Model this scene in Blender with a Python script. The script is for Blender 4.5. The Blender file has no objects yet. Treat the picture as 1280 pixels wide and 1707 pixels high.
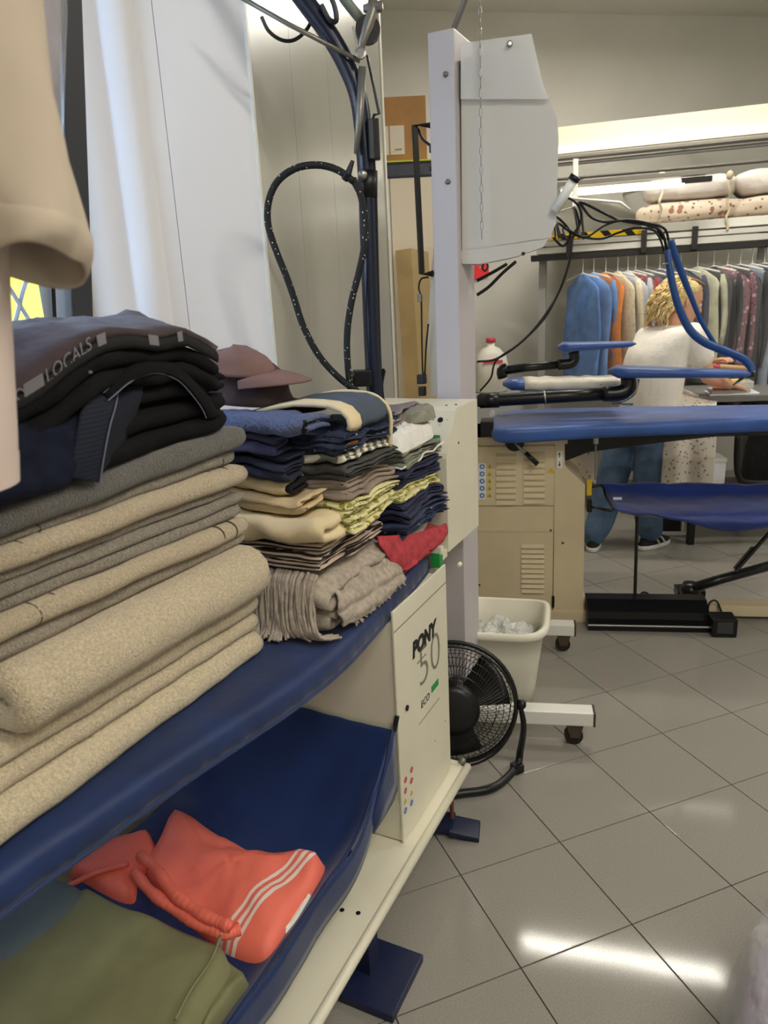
import bpy, bmesh, math, random
from mathutils import Vector, Matrix, noise
random.seed(7)
R = math.radians
scene = bpy.context.scene
COL = scene.collection

# ------------------------------------------------------------------ camera
FPX, PITCH, ROLL, CAMZ = 1225.6, 0.27943, 0.04955, 1.584
cp, sp, cr, sr = math.cos(PITCH), math.sin(PITCH), math.cos(ROLL), math.sin(ROLL)
CAM = Vector((0, 0, CAMZ))
cam_d = bpy.data.cameras.new('camera'); cam = bpy.data.objects.new('camera', cam_d); COL.objects.link(cam)
_r0, _u0, _f = Vector((1, 0, 0)), Vector((0, sp, cp)), Vector((0, cp, -sp))
_right = cr * _r0 - sr * _u0; _up = sr * _r0 + cr * _u0
cam.matrix_world = Matrix(((_right.x, _up.x, -_f.x, 0), (_right.y, _up.y, -_f.y, 0), (_right.z, _up.z, -_f.z, CAMZ), (0, 0, 0, 1)))
cam_d.sensor_fit = 'VERTICAL'; cam_d.sensor_height = 36.0; cam_d.sensor_width = 36.0
cam_d.lens = FPX / 1707 * 36.0
cam_d.clip_start = 0.02; cam_d.clip_end = 100
cam_d.dof.use_dof = True; cam_d.dof.focus_distance = 2.1; cam_d.dof.aperture_fstop = 5.6
scene.camera = cam

# ------------------------------------------------------------------ world (daylight outside the shop window), view
world = bpy.data.worlds.new('daylight'); scene.world = world; world.use_nodes = True
_nt = world.node_tree; _bg = _nt.nodes['Background']
_sky = _nt.nodes.new('ShaderNodeTexSky'); _sky.sky_type = 'NISHITA'; _sky.sun_disc = False
_sky.sun_elevation = R(50); _sky.sun_rotation = R(100)
_nt.links.new(_sky.outputs[0], _bg.inputs[0]); _bg.inputs[1].default_value = 2.1
vs = scene.view_settings
vs.view_transform = 'Standard'; vs.look = 'None'; vs.gamma = 1.0; vs.use_curve_mapping = False
vs.exposure = 0.0
LAMP_POWER = 0.74
LAMP_COL = (1.0, 0.945, 0.845)

# ------------------------------------------------------------------ geometry helpers
def ray(px, py):
    u = (px - 640) / FPX; v = (853.5 - py) / FPX
    xc = u * cr + v * sr; yc = -u * sr + v * cr
    return Vector((xc, cp + yc * sp, -sp + yc * cp))
def at_z(px, py, z):
    r = ray(px, py); return CAM + r * ((z - CAMZ) / r.z)
def at_y(px, py, Y):
    r = ray(px, py); return CAM + r * (Y / r.y)
def at_plane(px, py, p0, n):
    r = ray(px, py); return CAM + r * ((Vector(p0) - CAM).dot(n) / r.dot(n))
def frame(deg):
    t = R(deg); return Vector((math.sin(t), math.cos(t), 0)), Vector((math.cos(t), -math.sin(t), 0))
A1, B1 = frame(26.4)                      # ironing table by the window: along the board / across it
O1 = Vector((-.283, 1.429, 0))
def BW(s, w, z): return O1 + A1 * s + B1 * w + Vector((0, 0, z))
def on_w(px, py, w): return at_plane(px, py, O1 + B1 * w, B1)
def on_s(px, py, s): return at_plane(px, py, O1 + A1 * s, A1)
def swz(p): d = p - O1; return d.dot(A1), d.dot(B1), p.z

def lin(c):
    c = c / 255.0
    return c / 12.92 if c <= .04045 else ((c + .055) / 1.055) ** 2.4
def rgb(c): return (lin(c[0]), lin(c[1]), lin(c[2]), 1.0)

MATS = {}
def M(name, col, rough=.6, metal=0., var=0., vscale=6., bump=0., bscale=150., trans=0., alpha=1., coat=0., emit=None, estr=1., col2=None, sheen=0., bdist=.002, ior=1.45, spec=.5):
    if name in MATS: return MATS[name]
    m = bpy.data.materials.new(name); m.use_nodes = True
    nt = m.node_tree; b = nt.nodes['Principled BSDF']
    b.inputs['Base Color'].default_value = rgb(col)
    b.inputs['Roughness'].default_value = rough; b.inputs['Metallic'].default_value = metal
    b.inputs['Transmission Weight'].default_value = trans; b.inputs['Alpha'].default_value = alpha
    b.inputs['Coat Weight'].default_value = coat; b.inputs['IOR'].default_value = ior
    b.inputs['Specular IOR Level'].default_value = spec
    b.inputs['Sheen Weight'].default_value = sheen
    if emit:
        b.inputs['Emission Color'].default_value = (emit[0], emit[1], emit[2], 1); b.inputs['Emission Strength'].default_value = estr
    if var or bump or col2:
        tc = nt.nodes.new('ShaderNodeTexCoord')
    if var or col2:
        n = nt.nodes.new('ShaderNodeTexNoise'); n.inputs['Scale'].default_value = vscale; n.inputs['Detail'].default_value = 5
        nt.links.new(tc.outputs['Object'], n.inputs['Vector'])
        mr = nt.nodes.new('ShaderNodeMapRange'); mr.inputs[1].default_value = .3; mr.inputs[2].default_value = .7
        nt.links.new(n.outputs[0], mr.inputs[0])
        mx = nt.nodes.new('ShaderNodeMix'); mx.data_type = 'RGBA'
        nt.links.new(mr.outputs[0], mx.inputs[0])
        if col2 is None:
            c1 = tuple(max(0, x * (1 - var)) for x in col); c2_ = tuple(min(255, x * (1 + var)) for x in col)
        else: c1, c2_ = col, col2
        mx.inputs[6].default_value = rgb(c1); mx.inputs[7].default_value = rgb(c2_)
        nt.links.new(mx.outputs[2], b.inputs['Base Color'])
    if bump:
        n2 = nt.nodes.new('ShaderNodeTexNoise'); n2.inputs['Scale'].default_value = bscale; n2.inputs['Detail'].default_value = 3
        nt.links.new(tc.outputs['Object'], n2.inputs['Vector'])
        bp = nt.nodes.new('ShaderNodeBump'); bp.inputs['Strength'].default_value = bump; bp.inputs['Distance'].default_value = bdist
        nt.links.new(n2.outputs[0], bp.inputs['Height']); nt.links.new(bp.outputs[0], b.inputs['Normal'])
    MATS[name] = m; return m

def stripes(name, c1, c2, scale, vec=(0, 0, 1), duty=.5, rough=.8, bump=.3, bscale=300):
    """cloth woven in two colours, stripes across direction vec (object space)"""
    m = M(name, c1, rough=rough, bump=bump, bscale=bscale)
    nt = m.node_tree; b = nt.nodes['Principled BSDF']
    tc = nt.nodes.new('ShaderNodeTexCoord')
    d = nt.nodes.new('ShaderNodeVectorMath'); d.operation = 'DOT_PRODUCT'; d.inputs[1].default_value = vec
    nt.links.new(tc.outputs['Object'], d.inputs[0])
    mu = nt.nodes.new('ShaderNodeMath'); mu.operation = 'MULTIPLY'; mu.inputs[1].default_value = scale
    fr = nt.nodes.new('ShaderNodeMath'); fr.operation = 'FRACT'
    gt = nt.nodes.new('ShaderNodeMath'); gt.operation = 'GREATER_THAN'; gt.inputs[1].default_value = duty
    nt.links.new(d.outputs['Value'], mu.inputs[0]); nt.links.new(mu.outputs[0], fr.inputs[0]); nt.links.new(fr.outputs[0], gt.inputs[0])
    mx = nt.nodes.new('ShaderNodeMix'); mx.data_type = 'RGBA'
    mx.inputs[6].default_value = rgb(c1); mx.inputs[7].default_value = rgb(c2)
    nt.links.new(gt.outputs[0], mx.inputs[0]); nt.links.new(mx.outputs[2], b.inputs['Base Color'])
    return m

def printed(name, base, spots, scale=40., thr=.62, rough=.8, bump=.2):
    """cloth with a scattered print in another colour"""
    m = M(name, base, rough=rough, bump=bump, bscale=300)
    nt = m.node_tree; b = nt.nodes['Principled BSDF']
    tc = nt.nodes.new('ShaderNodeTexCoord')
    cur = None
    for i, (c, sc, th) in enumerate(spots):
        v = nt.nodes.new('ShaderNodeTexVoronoi'); v.inputs['Scale'].default_value = sc
        nt.links.new(tc.outputs['Object'], v.inputs['Vector'])
        lt = nt.nodes.new('ShaderNodeMath'); lt.operation = 'LESS_THAN'; lt.inputs[1].default_value = th
        nt.links.new(v.outputs['Distance'], lt.inputs[0])
        mx = nt.nodes.new('ShaderNodeMix'); mx.data_type = 'RGBA'
        mx.inputs[6].default_value = rgb(base); mx.inputs[7].default_value = rgb(c)
        if cur: nt.links.new(cur, mx.inputs[6])
        nt.links.new(lt.outputs[0], mx.inputs[0]); cur = mx.outputs[2]
    nt.links.new(cur, b.inputs['Base Color'])
    return m

def new_obj(name, verts, faces, mat, parent=None, smooth=False):
    me = bpy.data.meshes.new(name); me.from_pydata([tuple(v) for v in verts], [], faces); me.update()
    if smooth: me.polygons.foreach_set('use_smooth', [True] * len(me.polygons))
    o = bpy.data.objects.new(name, me); COL.objects.link(o)
    if mat: me.materials.append(mat)
    if parent: o.parent = parent; o.matrix_parent_inverse = parent.matrix_world.inverted()
    return o

class MB:
    """collects shapes into one mesh"""
    def __init__(s): s.v = []; s.f = []
    def add(s, v, f):
        k = len(s.v); s.v += [Vector(x) for x in v]; s.f += [tuple(i + k for i in q) for q in f]; return s
    def box(s, c, x, y, z, bev=0.):
        """box from a centre and three half-axis vectors, with chamfered edges"""
        c, x, y, z = Vector(c), Vector(x), Vector(y), Vector(z)
        if bev <= 0:
            v = [c + i * x + j * y + k * z for i in (-1, 1) for j in (-1, 1) for k in (-1, 1)]
            return s.add(v, [(0, 1, 3, 2), (4, 6, 7, 5), (0, 4, 5, 1), (2, 3, 7, 6), (0, 2, 6, 4), (1, 5, 7, 3)])
        bm = bmesh.new(); bmesh.ops.create_cube(bm, size=2)
        lx, ly, lz = x.length, y.length, z.length
        for q in bm.verts: q.co = Vector((q.co.x * lx, q.co.y * ly, q.co.z * lz))
        bmesh.ops.bevel(bm, geom=bm.edges[:], offset=min(bev, lx * .9, ly * .9, lz * .9), segments=2, affect='EDGES', profile=.7)
        xn, yn, zn = x.normalized(), y.normalized(), z.normalized()
        bm.verts.index_update()
        v = [c + xn * q.co.x + yn * q.co.y + zn * q.co.z for q in bm.verts]
        f = [tuple(q.index for q in fc.verts) for fc in bm.faces]; bm.free()
        return s.add(v, f)
    def tube(s, pts, r, n=10, smooth=0, caps=True, flat=None):
        pts = [Vector(p) for p in pts]
        if smooth: pts, r = spline(pts, r, smooth)
        rr = r if isinstance(r, (list, tuple)) else [r] * len(pts)
        t0 = (pts[1] - pts[0]).normalized()
        up = Vector((0, 0, 1)) if abs(t0.z) < .9 else Vector((1, 0, 0))
        nrm = (up - t0 * up.dot(t0)).normalized()
        rings = []
        for i, p in enumerate(pts):
            t = (pts[min(i + 1, len(pts) - 1)] - pts[max(i - 1, 0)])
            t = t.normalized() if t.length > 1e-9 else t0
            nrm = nrm - t * nrm.dot(t)
            nrm = nrm.normalized() if nrm.length > 1e-6 else t.orthogonal().normalized()
            bn = t.cross(nrm)
            rings.append([p + (nrm * math.cos(2 * math.pi * k / n) + bn * math.sin(2 * math.pi * k / n)) * rr[i] for k in range(n)])
        return s.loft(rings, caps)
    def loft(s, rings, caps=True, closed=True):
        n = len(rings[0]); v = [q for r in rings for q in r]; f = []
        for i in range(len(rings) - 1):
            for k in range(n if closed else n - 1):
                a_, b_ = i * n + k, i * n + (k + 1) % n
                f.append((a_, b_, b_ + n, a_ + n))
        if caps and closed:
            f.append(tuple(range(n - 1, -1, -1))); f.append(tuple((len(rings) - 1) * n + k for k in range(n)))
        return s.add(v, f)
    def cyl(s, p0, p1, r, n=16, r1=None): return s.tube([p0, p1], [r, r if r1 is None else r1], n)
    def prism(s, poly, depth):
        """closed polygon (3D points) extruded by a vector"""
        poly = [Vector(p) for p in poly]; d = Vector(depth); n = len(poly)
        f = [tuple(range(n)), tuple(range(2 * n - 1, n - 1, -1))] + [(i, i + n, (i + 1) % n + n, (i + 1) % n) for i in range(n)]
        return s.add(poly + [p + d for p in poly], f)
    def lathe(s, c, axis, prof, n=24):
        """profile of (radius, height) turned about axis through c"""
        c = Vector(c); ax = Vector(axis).normalized(); u = ax.orthogonal().normalized(); w = ax.cross(u)
        rings = [[c + ax * h + (u * math.cos(2 * math.pi * k / n) + w * math.sin(2 * math.pi * k / n)) * max(r, 1e-4) for k in range(n)] for r, h in prof]
        return s.loft(rings, True)
    def sphere(s, c, rx, ry=None, rz=None, n=12, m=8):
        ry = ry or rx; rz = rz or rx; c = Vector(c)
        rings = [[c + Vector((rx * math.sin(t) * math.cos(p), ry * math.sin(t) * math.sin(p), -rz * math.cos(t))) for p in [2 * math.pi * k / n for k in range(n)]] for t in [math.pi * (i + .02) / (m + .04) for i in range(m + 1)]]
        return s.loft(rings, True)
    def grid(s, rows, thick=0.):
        """open surface from rows of points, given thickness along its normals"""
        R_, C_ = len(rows), len(rows[0])
        v = [Vector(p) for r in rows for p in r]
        f = [(i * C_ + j, i * C_ + j + 1, (i + 1) * C_ + j + 1, (i + 1) * C_ + j) for i in range(R_ - 1) for j in range(C_ - 1)]
        if thick:
            nr = [Vector((0, 0, 0)) for _ in v]
            for q in f:
                n_ = (v[q[2]] - v[q[0]]).cross(v[q[3]] - v[q[1]])
                for i in q: nr[i] += n_
            K = len(v)
            v2 = [p - (n_.normalized() * thick if n_.length > 1e-12 else Vector()) for p, n_ in zip(v, nr)]
            f2 = [tuple(i + K for i in reversed(q)) for q in f]
            bd = [i for i in range(C_)] + [i * C_ + C_ - 1 for i in range(1, R_)] + [(R_ - 1) * C_ + j for j in range(C_ - 2, -1, -1)] + [i * C_ for i in range(R_ - 2, 0, -1)]
            side = [(bd[(k + 1) % len(bd)], bd[k], bd[k] + K, bd[(k + 1) % len(bd)] + K) for k in range(len(bd))]
            v, f = v + v2, f + f2 + side
        return s.add(v, f)
    def build(s, name, mat, parent=None, smooth=False): return new_obj(name, s.v, s.f, mat, parent, smooth)

def spline(pts, r, k):
    pts = [Vector(p) for p in pts]
    rr = list(r) if isinstance(r, (list, tuple)) else [r] * len(pts)
    out, ro = [], []
    P = [pts[0] * 2 - pts[1]] + pts + [pts[-1] * 2 - pts[-2]]
    for i in range(len(pts) - 1):
        p0, p1, p2, p3 = P[i:i + 4]
        for j in range(k):
            t = j / k
            out.append(.5 * ((2 * p1) + (p2 - p0) * t + (2 * p0 - 5 * p1 + 4 * p2 - p3) * t * t + (3 * p1 - p0 - 3 * p2 + p3) * t ** 3))
            ro.append(rr[i] * (1 - t) + rr[i + 1] * t)
    out.append(pts[-1]); ro.append(rr[-1])
    return out, ro
def sp_pts(pts, k): return spline(pts, 1., k)[0]
def smooth_rows(rows, ku, kv):
    """refine a small net of control points into a smooth grid"""
    rows = [sp_pts(r, kv) for r in rows]
    cols = [sp_pts([r[j] for r in rows], ku) for j in range(len(rows[0]))]
    return [[c[i] for c in cols] for i in range(len(cols[0]))]
def fbm(p, sc, seed=0): return noise.fractal(Vector(p) * sc + Vector((seed * 7.3, seed * 3.1, seed)), 1., 2., 3)

def empty(name, loc=(0, 0, 0)):
    o = bpy.data.objects.new(name, None); COL.objects.link(o); o.location = loc; o.empty_display_size = .05
    bpy.context.view_layer.update() if False else None
    o.matrix_world = Matrix.Translation(Vector(loc)); return o
def tag(o, label=None, cat=None, group=None, kind=None):
    if label: o['label'] = label
    if cat: o['category'] = cat
    if group: o['group'] = group
    if kind: o['kind'] = kind
    return o
def thing(name, loc, label, cat, group=None): return tag(empty(name, loc), label, cat, group)
def text(name, body, size, mat, parent, origin, xdir, ydir, extr=.0004, sx=1., shear=0., spacing=1., bold=0.):
    cu = bpy.data.curves.new(name, 'FONT'); cu.body = body; cu.size = size; cu.extrude = extr; cu.shear = shear; cu.space_character = spacing
    cu.resolution_u = 3; cu.offset = bold
    t = bpy.data.objects.new(name + '_tmp', cu); COL.objects.link(t)
    dg = bpy.context.evaluated_depsgraph_get(); me = bpy.data.meshes.new_from_object(t.evaluated_get(dg))
    bpy.data.objects.remove(t); bpy.data.curves.remove(cu)
    x = Vector(xdir).normalized(); y = Vector(ydir).normalized(); z = x.cross(y)
    for q in me.vertices: q.co = Vector(origin) + x * (q.co.x * sx) + y * q.co.y + z * q.co.z
    me.materials.clear(); me.materials.append(mat); me.name = name
    o = bpy.data.objects.new(name, me); COL.objects.link(o)
    o.parent = parent; o.matrix_parent_inverse = parent.matrix_world.inverted()
    return o

def folded(name, mat, P, u0, u1, vf, vb, z0, z1, n=4, parent=None, nu=30, seed=1, ragged=.006, wob=.004, fill=.92, skew=.0, bow=0.):
    """a cloth folded over n times: P(u, v, z) -> point; folds show at v = vf; z0, z1 are numbers or functions of u"""
    f0 = z0 if callable(z0) else (lambda u: z0)
    f1 = z1 if callable(z1) else (lambda u: z1)
    rnd = random.Random(seed)
    offs = [(rnd.uniform(-ragged, ragged), rnd.uniform(-ragged, ragged), rnd.uniform(-ragged, ragged) * .8) for _ in range(n + 1)]
    sg = 1 if vf > vb else -1
    L = abs(vf - vb); pit = 1. / n
    cl = []                                # centre line: (v, z fraction, layer)
    K = 9
    for i in range(n):
        fwd = (i % 2 == 0)
        for k in range(K + 1):
            t = k / K
            t = t if fwd else 1 - t
            cl.append((vb + sg * L * (.02 + .96 * t), (i + .5) * pit, i, 0., 0.))
        if i < n - 1:
            for k in range(1, 6):
                ph = math.pi * k / 6
                zz = (i + 1) * pit - math.cos(ph) * pit * .5
                cl.append(((vf if fwd else vb) - sg * L * .02 * (1 if fwd else -1), zz, i + .5, math.sin(ph) * (1 if fwd else -1), 0.))
    rings = []
    for iu in range(nu + 1):
        tu = iu / nu
        u_mid = u0 + (u1 - u0) * tu
        h = f1(u_mid) - f0(u_mid); th = h * pit * fill * .5
        e = min(tu, 1 - tu) * nu
        pinch = .45 + .55 * min(1, e / 2.0) ** .5
        c2 = []
        for (v, zf, ly, bul, _) in cl:
            oo = offs[int(ly)]
            u = u_mid + oo[0] * max(0, 1 - (1 - tu) * 6) + oo[1] * max(0, 1 - tu * 6)
            vv = v + sg * bul * h * pit * .5 + sg * oo[2] + skew * (u_mid - u0)
            q = fbm((u * 1., v * 1., zf * .15 + seed), 9., seed)
            vv += wob * q * (1 if abs(v - vb) > L * .3 else 0)
            z = f0(u_mid) + h * zf + wob * .5 * fbm((u, v, seed), 6., seed + 3) * (.3 + zf)
            z += bow * (tu - .5) ** 2
            c2.append((u, vv, z))
        a_, b_ = [], []
        for k, (u, v, z) in enumerate(c2):
            pv, pz = c2[max(0, k - 1)][1:], c2[min(len(c2) - 1, k + 1)][1:]
            d = Vector((pz[0] - pv[0], pz[1] - pv[1])); d = d.normalized() if d.length > 1e-9 else Vector((1, 0))
            t_ = th * pinch
            a_.append(P(u, v - d.y * t_, z + d.x * t_)); b_.append(P(u, v + d.y * t_, z - d.x * t_))
        rings.append(a_ + b_[::-1])
    m = MB(); m.loft(rings, caps=False)
    N = len(rings[0]); h_ = N // 2; last = (len(rings) - 1) * N
    for k in range(h_ - 1):
        m.f.append((k + 1, k, N - 1 - k, N - 2 - k)); m.f.append((last + k, last + k + 1, last + N - 2 - k, last + N - 1 - k))
    return m.build(name, mat, parent, smooth=True)

def patch(name, mat, outline, base, h, parent=None, seed=1, rings=9, p=3., wr=.01, wsc=12., k=6, skirt=True, dirw=None):
    """soft cloth lying in a heap: outline points seen from above, height h over base(x, y)"""
    ol = sp_pts(list(outline) + [outline[0]], k)[:-1]
    c = sum(ol, Vector()) / len(ol); n = len(ol)
    bf = base if callable(base) else (lambda q: base)
    hf = h if callable(h) else (lambda q: h)
    m = MB(); rows = []
    for i in range(1, rings + 1):
        t = i / rings
        row = []
        for q in ol:
            x = c + (q - c) * t
            d = (1 - t ** p) ** (1 / p) if t < 1 else 0.
            wv = fbm((x.x, x.y, 0), wsc, seed) * wr
            if dirw: wv += wr * math.sin((x.x * dirw[0] + x.y * dirw[1]) * dirw[2] + 2 * fbm((x.x, x.y, 1), 5., seed))
            z = bf(x) + hf(x) * d + wv * (d if t > .9 else 1) * (1 if t < 1 else .3)
            row.append(Vector((x.x, x.y, z)))
        rows.append(row)
    top = Vector((c.x, c.y, bf(c) + hf(c) + fbm((c.x, c.y, 0), wsc, seed) * wr))
    rows.append([Vector((q.x, q.y, bf(q))) - Vector((0, 0, .001)) for q in rows[-1]])
    rows.append([c.to_2d().to_3d() + (q - c.to_2d().to_3d()) * .9 * Vector((1, 1, 1)).x for q in rows[-1]])
    for q in rows[-1]: q.z = bf(q) - .001
    v = [top] + [q for r in rows for q in r]
    f = [(0, 1 + j, 1 + (j + 1) % n) for j in range(n)]
    for i in range(len(rows) - 1):
        for j in range(n):
            a_, b_ = 1 + i * n + j, 1 + i * n + (j + 1) % n
            f.append((a_, a_ + n, b_ + n, b_))
    f.append(tuple(1 + (len(rows) - 1) * n + j for j in range(n)))
    m.add(v, f)
    return m.build(name, mat, parent, smooth=True)

def copy_tree(o, parent=None):
    c = o.copy(); COL.objects.link(c); c.parent = parent
    for ch in list(o.children): copy_tree(ch, c)
    return c
Z = Vector((0, 0, 1))
def V(*a): return Vector(a)
# ================================================================== THE SETTING
m_tile = M('tile_grey', (146, 142, 134), rough=.075, spec=.22, var=.07, vscale=260, bump=.012, bscale=400)
m_grout = M('grout', (74, 70, 64), rough=.9)
m_wall = M('wall_paint', (205, 203, 194), rough=.55, var=.02, vscale=2)
m_ceil = M('ceiling_paint', (216, 214, 206), rough=.7)
m_white_panel = M('white_panel', (242, 242, 246), rough=.5)
m_gloss_panel = M('gloss_panel', (174, 172, 161), rough=.26, var=.02, vscale=3)
m_dark_frame = M('anthracite_frame', (60, 62, 67), rough=.45)
m_black = M('black_plastic', (16, 16, 18), rough=.4)
m_trim = M('white_trim', (228, 226, 216), rough=.4)

W1, W2, W3 = V(-.721, 2.0, 0), V(-.302, 2.20, 0), V(.073, 3.4, 0)
dA, nA = frame(20.)                                        # window wall: along it / into the room
BK0 = V(-.35, 5.71, 0); dB = V(math.cos(R(10)), math.sin(R(10)), 0); nB = V(dB.y, -dB.x, 0); BK1 = BK0 + dB * 4.9
far_end = W1 - dA * 3.75
ROOM = [far_end - nA * .12, W1 - nA * .12, W1 + V(-.1, .12, 0), W3 + V(-.3, .3, 0), BK0 + V(-.3, .12, 0), BK1 + V(.1, .15, 0), V(4.56, -1.62, 0), V(far_end.x, -1.62, 0)]
floor = tag(MB().prism([q + Z * -.012 for q in ROOM], V(0, 0, .008)).build('floor', m_grout), 'grey square floor tiles laid diagonally with dark joints', kind='structure')
TS = .33
e1 = V(math.cos(R(19.842)), math.sin(R(19.842)), 0); e2 = V(-e1.y, e1.x, 0)
T0 = V(.4777, 1.841, 0)
tb = MB().box((0, 0, -.004), (TS / 2 - .0016, 0, 0), (0, TS / 2 - .0016, 0), (0, 0, .004), .0012)
tile_me = None
rest = MB(); cand = []
for i in range(-22, 23):
    for j in range(-22, 23):
        c = T0 + e1 * ((i + .5) * TS) + e2 * ((j + .5) * TS)
        if not (-1.9 < c.x < 4.35 and -1.4 < c.y < 6.0 + .17 * c.x) or (c - W1).dot(nA) < .0: continue
        seen = c.y > .9 and -.42 < c.x < .62 * c.y + .45 and (c.x > .1 * c.y - .7) and c.y < 6.0
        cand.append((c, seen))
nt_ = 0
for c, seen in cand:
    if seen and nt_ < 290:
        if tile_me is None:
            o = tb.build('tile', m_tile, floor); tile_me = o.data
        else:
            o = bpy.data.objects.new('tile', tile_me); COL.objects.link(o); o.parent = floor
        o.matrix_local = Matrix.Translation(c + V(0, 0, random.uniform(-.0004, .0))) @ Matrix.Rotation(R(19.842), 4, 'Z') ; nt_ += 1
    else:
        rest.box(c - V(0, 0, .004), e1 * (TS / 2 - .0016), e2 * (TS / 2 - .0016), (0, 0, .004))
tag(rest.build('tiles_beyond', m_tile, floor), 'remaining grey floor tiles', kind='stuff')

CEIL = 3.5
tag(MB().prism([q + Z * CEIL for q in ROOM], V(0, 0, .1)).build('ceiling', m_ceil), 'plain off-white ceiling', kind='structure')
def wallseg(mb, p, q, z0, z1, t):
    """slab between two ground points, thickness vector t pointing out of the room"""
    mb.prism([p + V(0, 0, z0), q + V(0, 0, z0), q + V(0, 0, z1), p + V(0, 0, z1)], t); return mb
out = -nA * .12
wl = MB(); WT0, WT1, WZ0, WZ1 = .06, 1.35, .95, 2.9
wallseg(wl, W1, W1 - dA * WT0, 0, CEIL, out)
wallseg(wl, W1 - dA * WT0, W1 - dA * WT1, 0, WZ0, out); wallseg(wl, W1 - dA * WT0, W1 - dA * WT1, WZ1, CEIL, out)
wallseg(wl, W1 - dA * WT1, far_end, 0, CEIL, out)
tag(wl.build('wall_left', m_wall), 'off-white wall around the shop window', kind='structure')
# white return wall lit by the window: gently rounded strips beside the window, then flat panels with a fine joint
wc = empty('wall_corner', W1); tag(wc, 'white smooth panel wall beside the window', kind='structure')
dC = (W2 - W1).normalized(); nC = V(dC.y, -dC.x, 0); LC = (W2 - W1).length
def colwall(name, t0, t1, prof, n=24):
    f_, b_ = [], []
    m = MB(); ring = []
    for k in range(n + 1):
        t = t0 + (t1 - t0) * k / n
        ring.append(W1 + dC * t + nC * prof((t - t0) / (t1 - t0)))
    m.prism(ring + [W1 + dC * t1 - nC * .08, W1 + dC * t0 - nC * .08], V(0, 0, CEIL)); return m.build(name, m_white_panel, wc)
colwall('rounded_strip', -.02, .10, lambda x: .018 * math.sin(math.pi * x))
colwall('rounded_strip', .10, .19, lambda x: .022 * math.sin(math.pi * x) ** .7)
colwall('panel', .19, .232, lambda x: .0, 2)
colwall('panel', .2335, LC, lambda x: .0, 2)
# glossy partition
wp = empty('wall_partition', W2); tag(wp, 'glossy grey-beige panelled partition behind the navy pole', kind='structure')
dP = (W3 - W2).normalized(); nP = V(dP.y, -dP.x, 0); LP_ = (W3 - W2).length
cuts = [.0, .30, .62, .94, LP_]
for i in range(4):
    a_, b_ = cuts[i] + .001, cuts[i + 1] - .001
    MB().prism([W2 + dP * a_, W2 + dP * b_, W2 + dP * b_ - nP * .06, W2 + dP * a_ - nP * .06], V(0, 0, CEIL)).build('panel', m_gloss_panel, wp)
MB().box(W3 + dP * .012 - nP * .03 + V(0, 0, CEIL / 2), dP * .012, nP * .036, V(0, 0, CEIL / 2), .004).build('end_trim', m_trim, wp)
MB().box(W2 - nP * .0 + dP * .004 + nP * .003 + V(0, 0, CEIL / 2), dP * .006, nP * .004, V(0, 0, CEIL / 2)).build('corner_strip', m_trim, wp)
# other walls
tag(wallseg(MB(), BK0 - dB * .3, BK1, 0, CEIL, -nB * .1).build('wall_back', m_wall), 'grey-white back wall behind the garment rail', kind='structure')
tag(wallseg(MB(), W3 + dP * .024 - nP * .07, BK0, 0, CEIL, V(-.1, 0, 0)).build('wall_far', m_wall), 'wall behind the glossy partition', kind='structure')
tag(wallseg(MB(), V(4.45, -1.5, 0), V(4.45, 6.7, 0), 0, CEIL, V(.1, 0, 0)).build('wall_right', m_wall), 'plain right wall', kind='structure')
tag(wallseg(MB(), V(-2.2, -1.5, 0), V(4.5, -1.5, 0), 0, CEIL, V(0, -.1, 0)).build('wall_rear', m_wall), 'plain rear wall', kind='structure')

# window: dark outer frame, sash tilted into the room, glass
win = empty('window_1', W1); tag(win, 'dark grey framed shop window tilted open', kind='structure')
def wp_(t, n, z): return W1 - dA * t + nA * n + V(0, 0, z)
fr = MB()
for t in (WT0 + .015, WT1 - .015): fr.box(wp_(t, -.06, (WZ0 + WZ1) / 2), dA * .015, nA * .035, V(0, 0, (WZ1 - WZ0) / 2), .003)
for z in (WZ0 + .02, WZ1 - .02): fr.box(wp_((WT0 + WT1) / 2, -.06, z), dA * ((WT1 - WT0) / 2), nA * .035, V(0, 0, .02), .003)
fr.build('outer_frame', m_dark_frame, win)
tilt = R(8.4); sz = V(nA.x * math.sin(tilt), nA.y * math.sin(tilt), math.cos(tilt)); sn = V(nA.x * math.cos(tilt), nA.y * math.cos(tilt), -math.sin(tilt))
SB = wp_(0, -.015, 1.0); SH = 1.75
def ss(t, n, h): return SB - dA * t + sn * n + sz * h
sf = MB()
for t in (.165, WT1 - .06): sf.box(ss(t, 0, SH / 2), dA * .034, sn * .024, sz * (SH / 2), .004)
for h in (.035, SH - .035): sf.box(ss((.16 + WT1 - .06) / 2, 0, h), dA * ((WT1 - .06 - .165) / 2), sn * .024, sz * .035, .004)
sf.build('sash', m_dark_frame, win)
m_glass = M('window_glass', (235, 240, 242), rough=.03, alpha=.10, spec=.5)
MB().box(ss((.16 + WT1 - .06) / 2, 0, SH / 2), dA * ((WT1 - .06 - .165) / 2 - .03), sn * .003, sz * (SH / 2 - .06)).build('pane', m_glass, win)
MB().box(ss(.245, 0, SH / 2), dA * .006, sn * .012, sz * (SH / 2 - .03)).build('gasket', m_black, win)
tag(MB().box(wp_((WT0 + WT1) / 2, -.02, WZ0 - .015), dA * ((WT1 - WT0) / 2), nA * .06, V(0, 0, .015), .004).build('trim_1', m_trim), 'white window sill', kind='structure')

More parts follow.
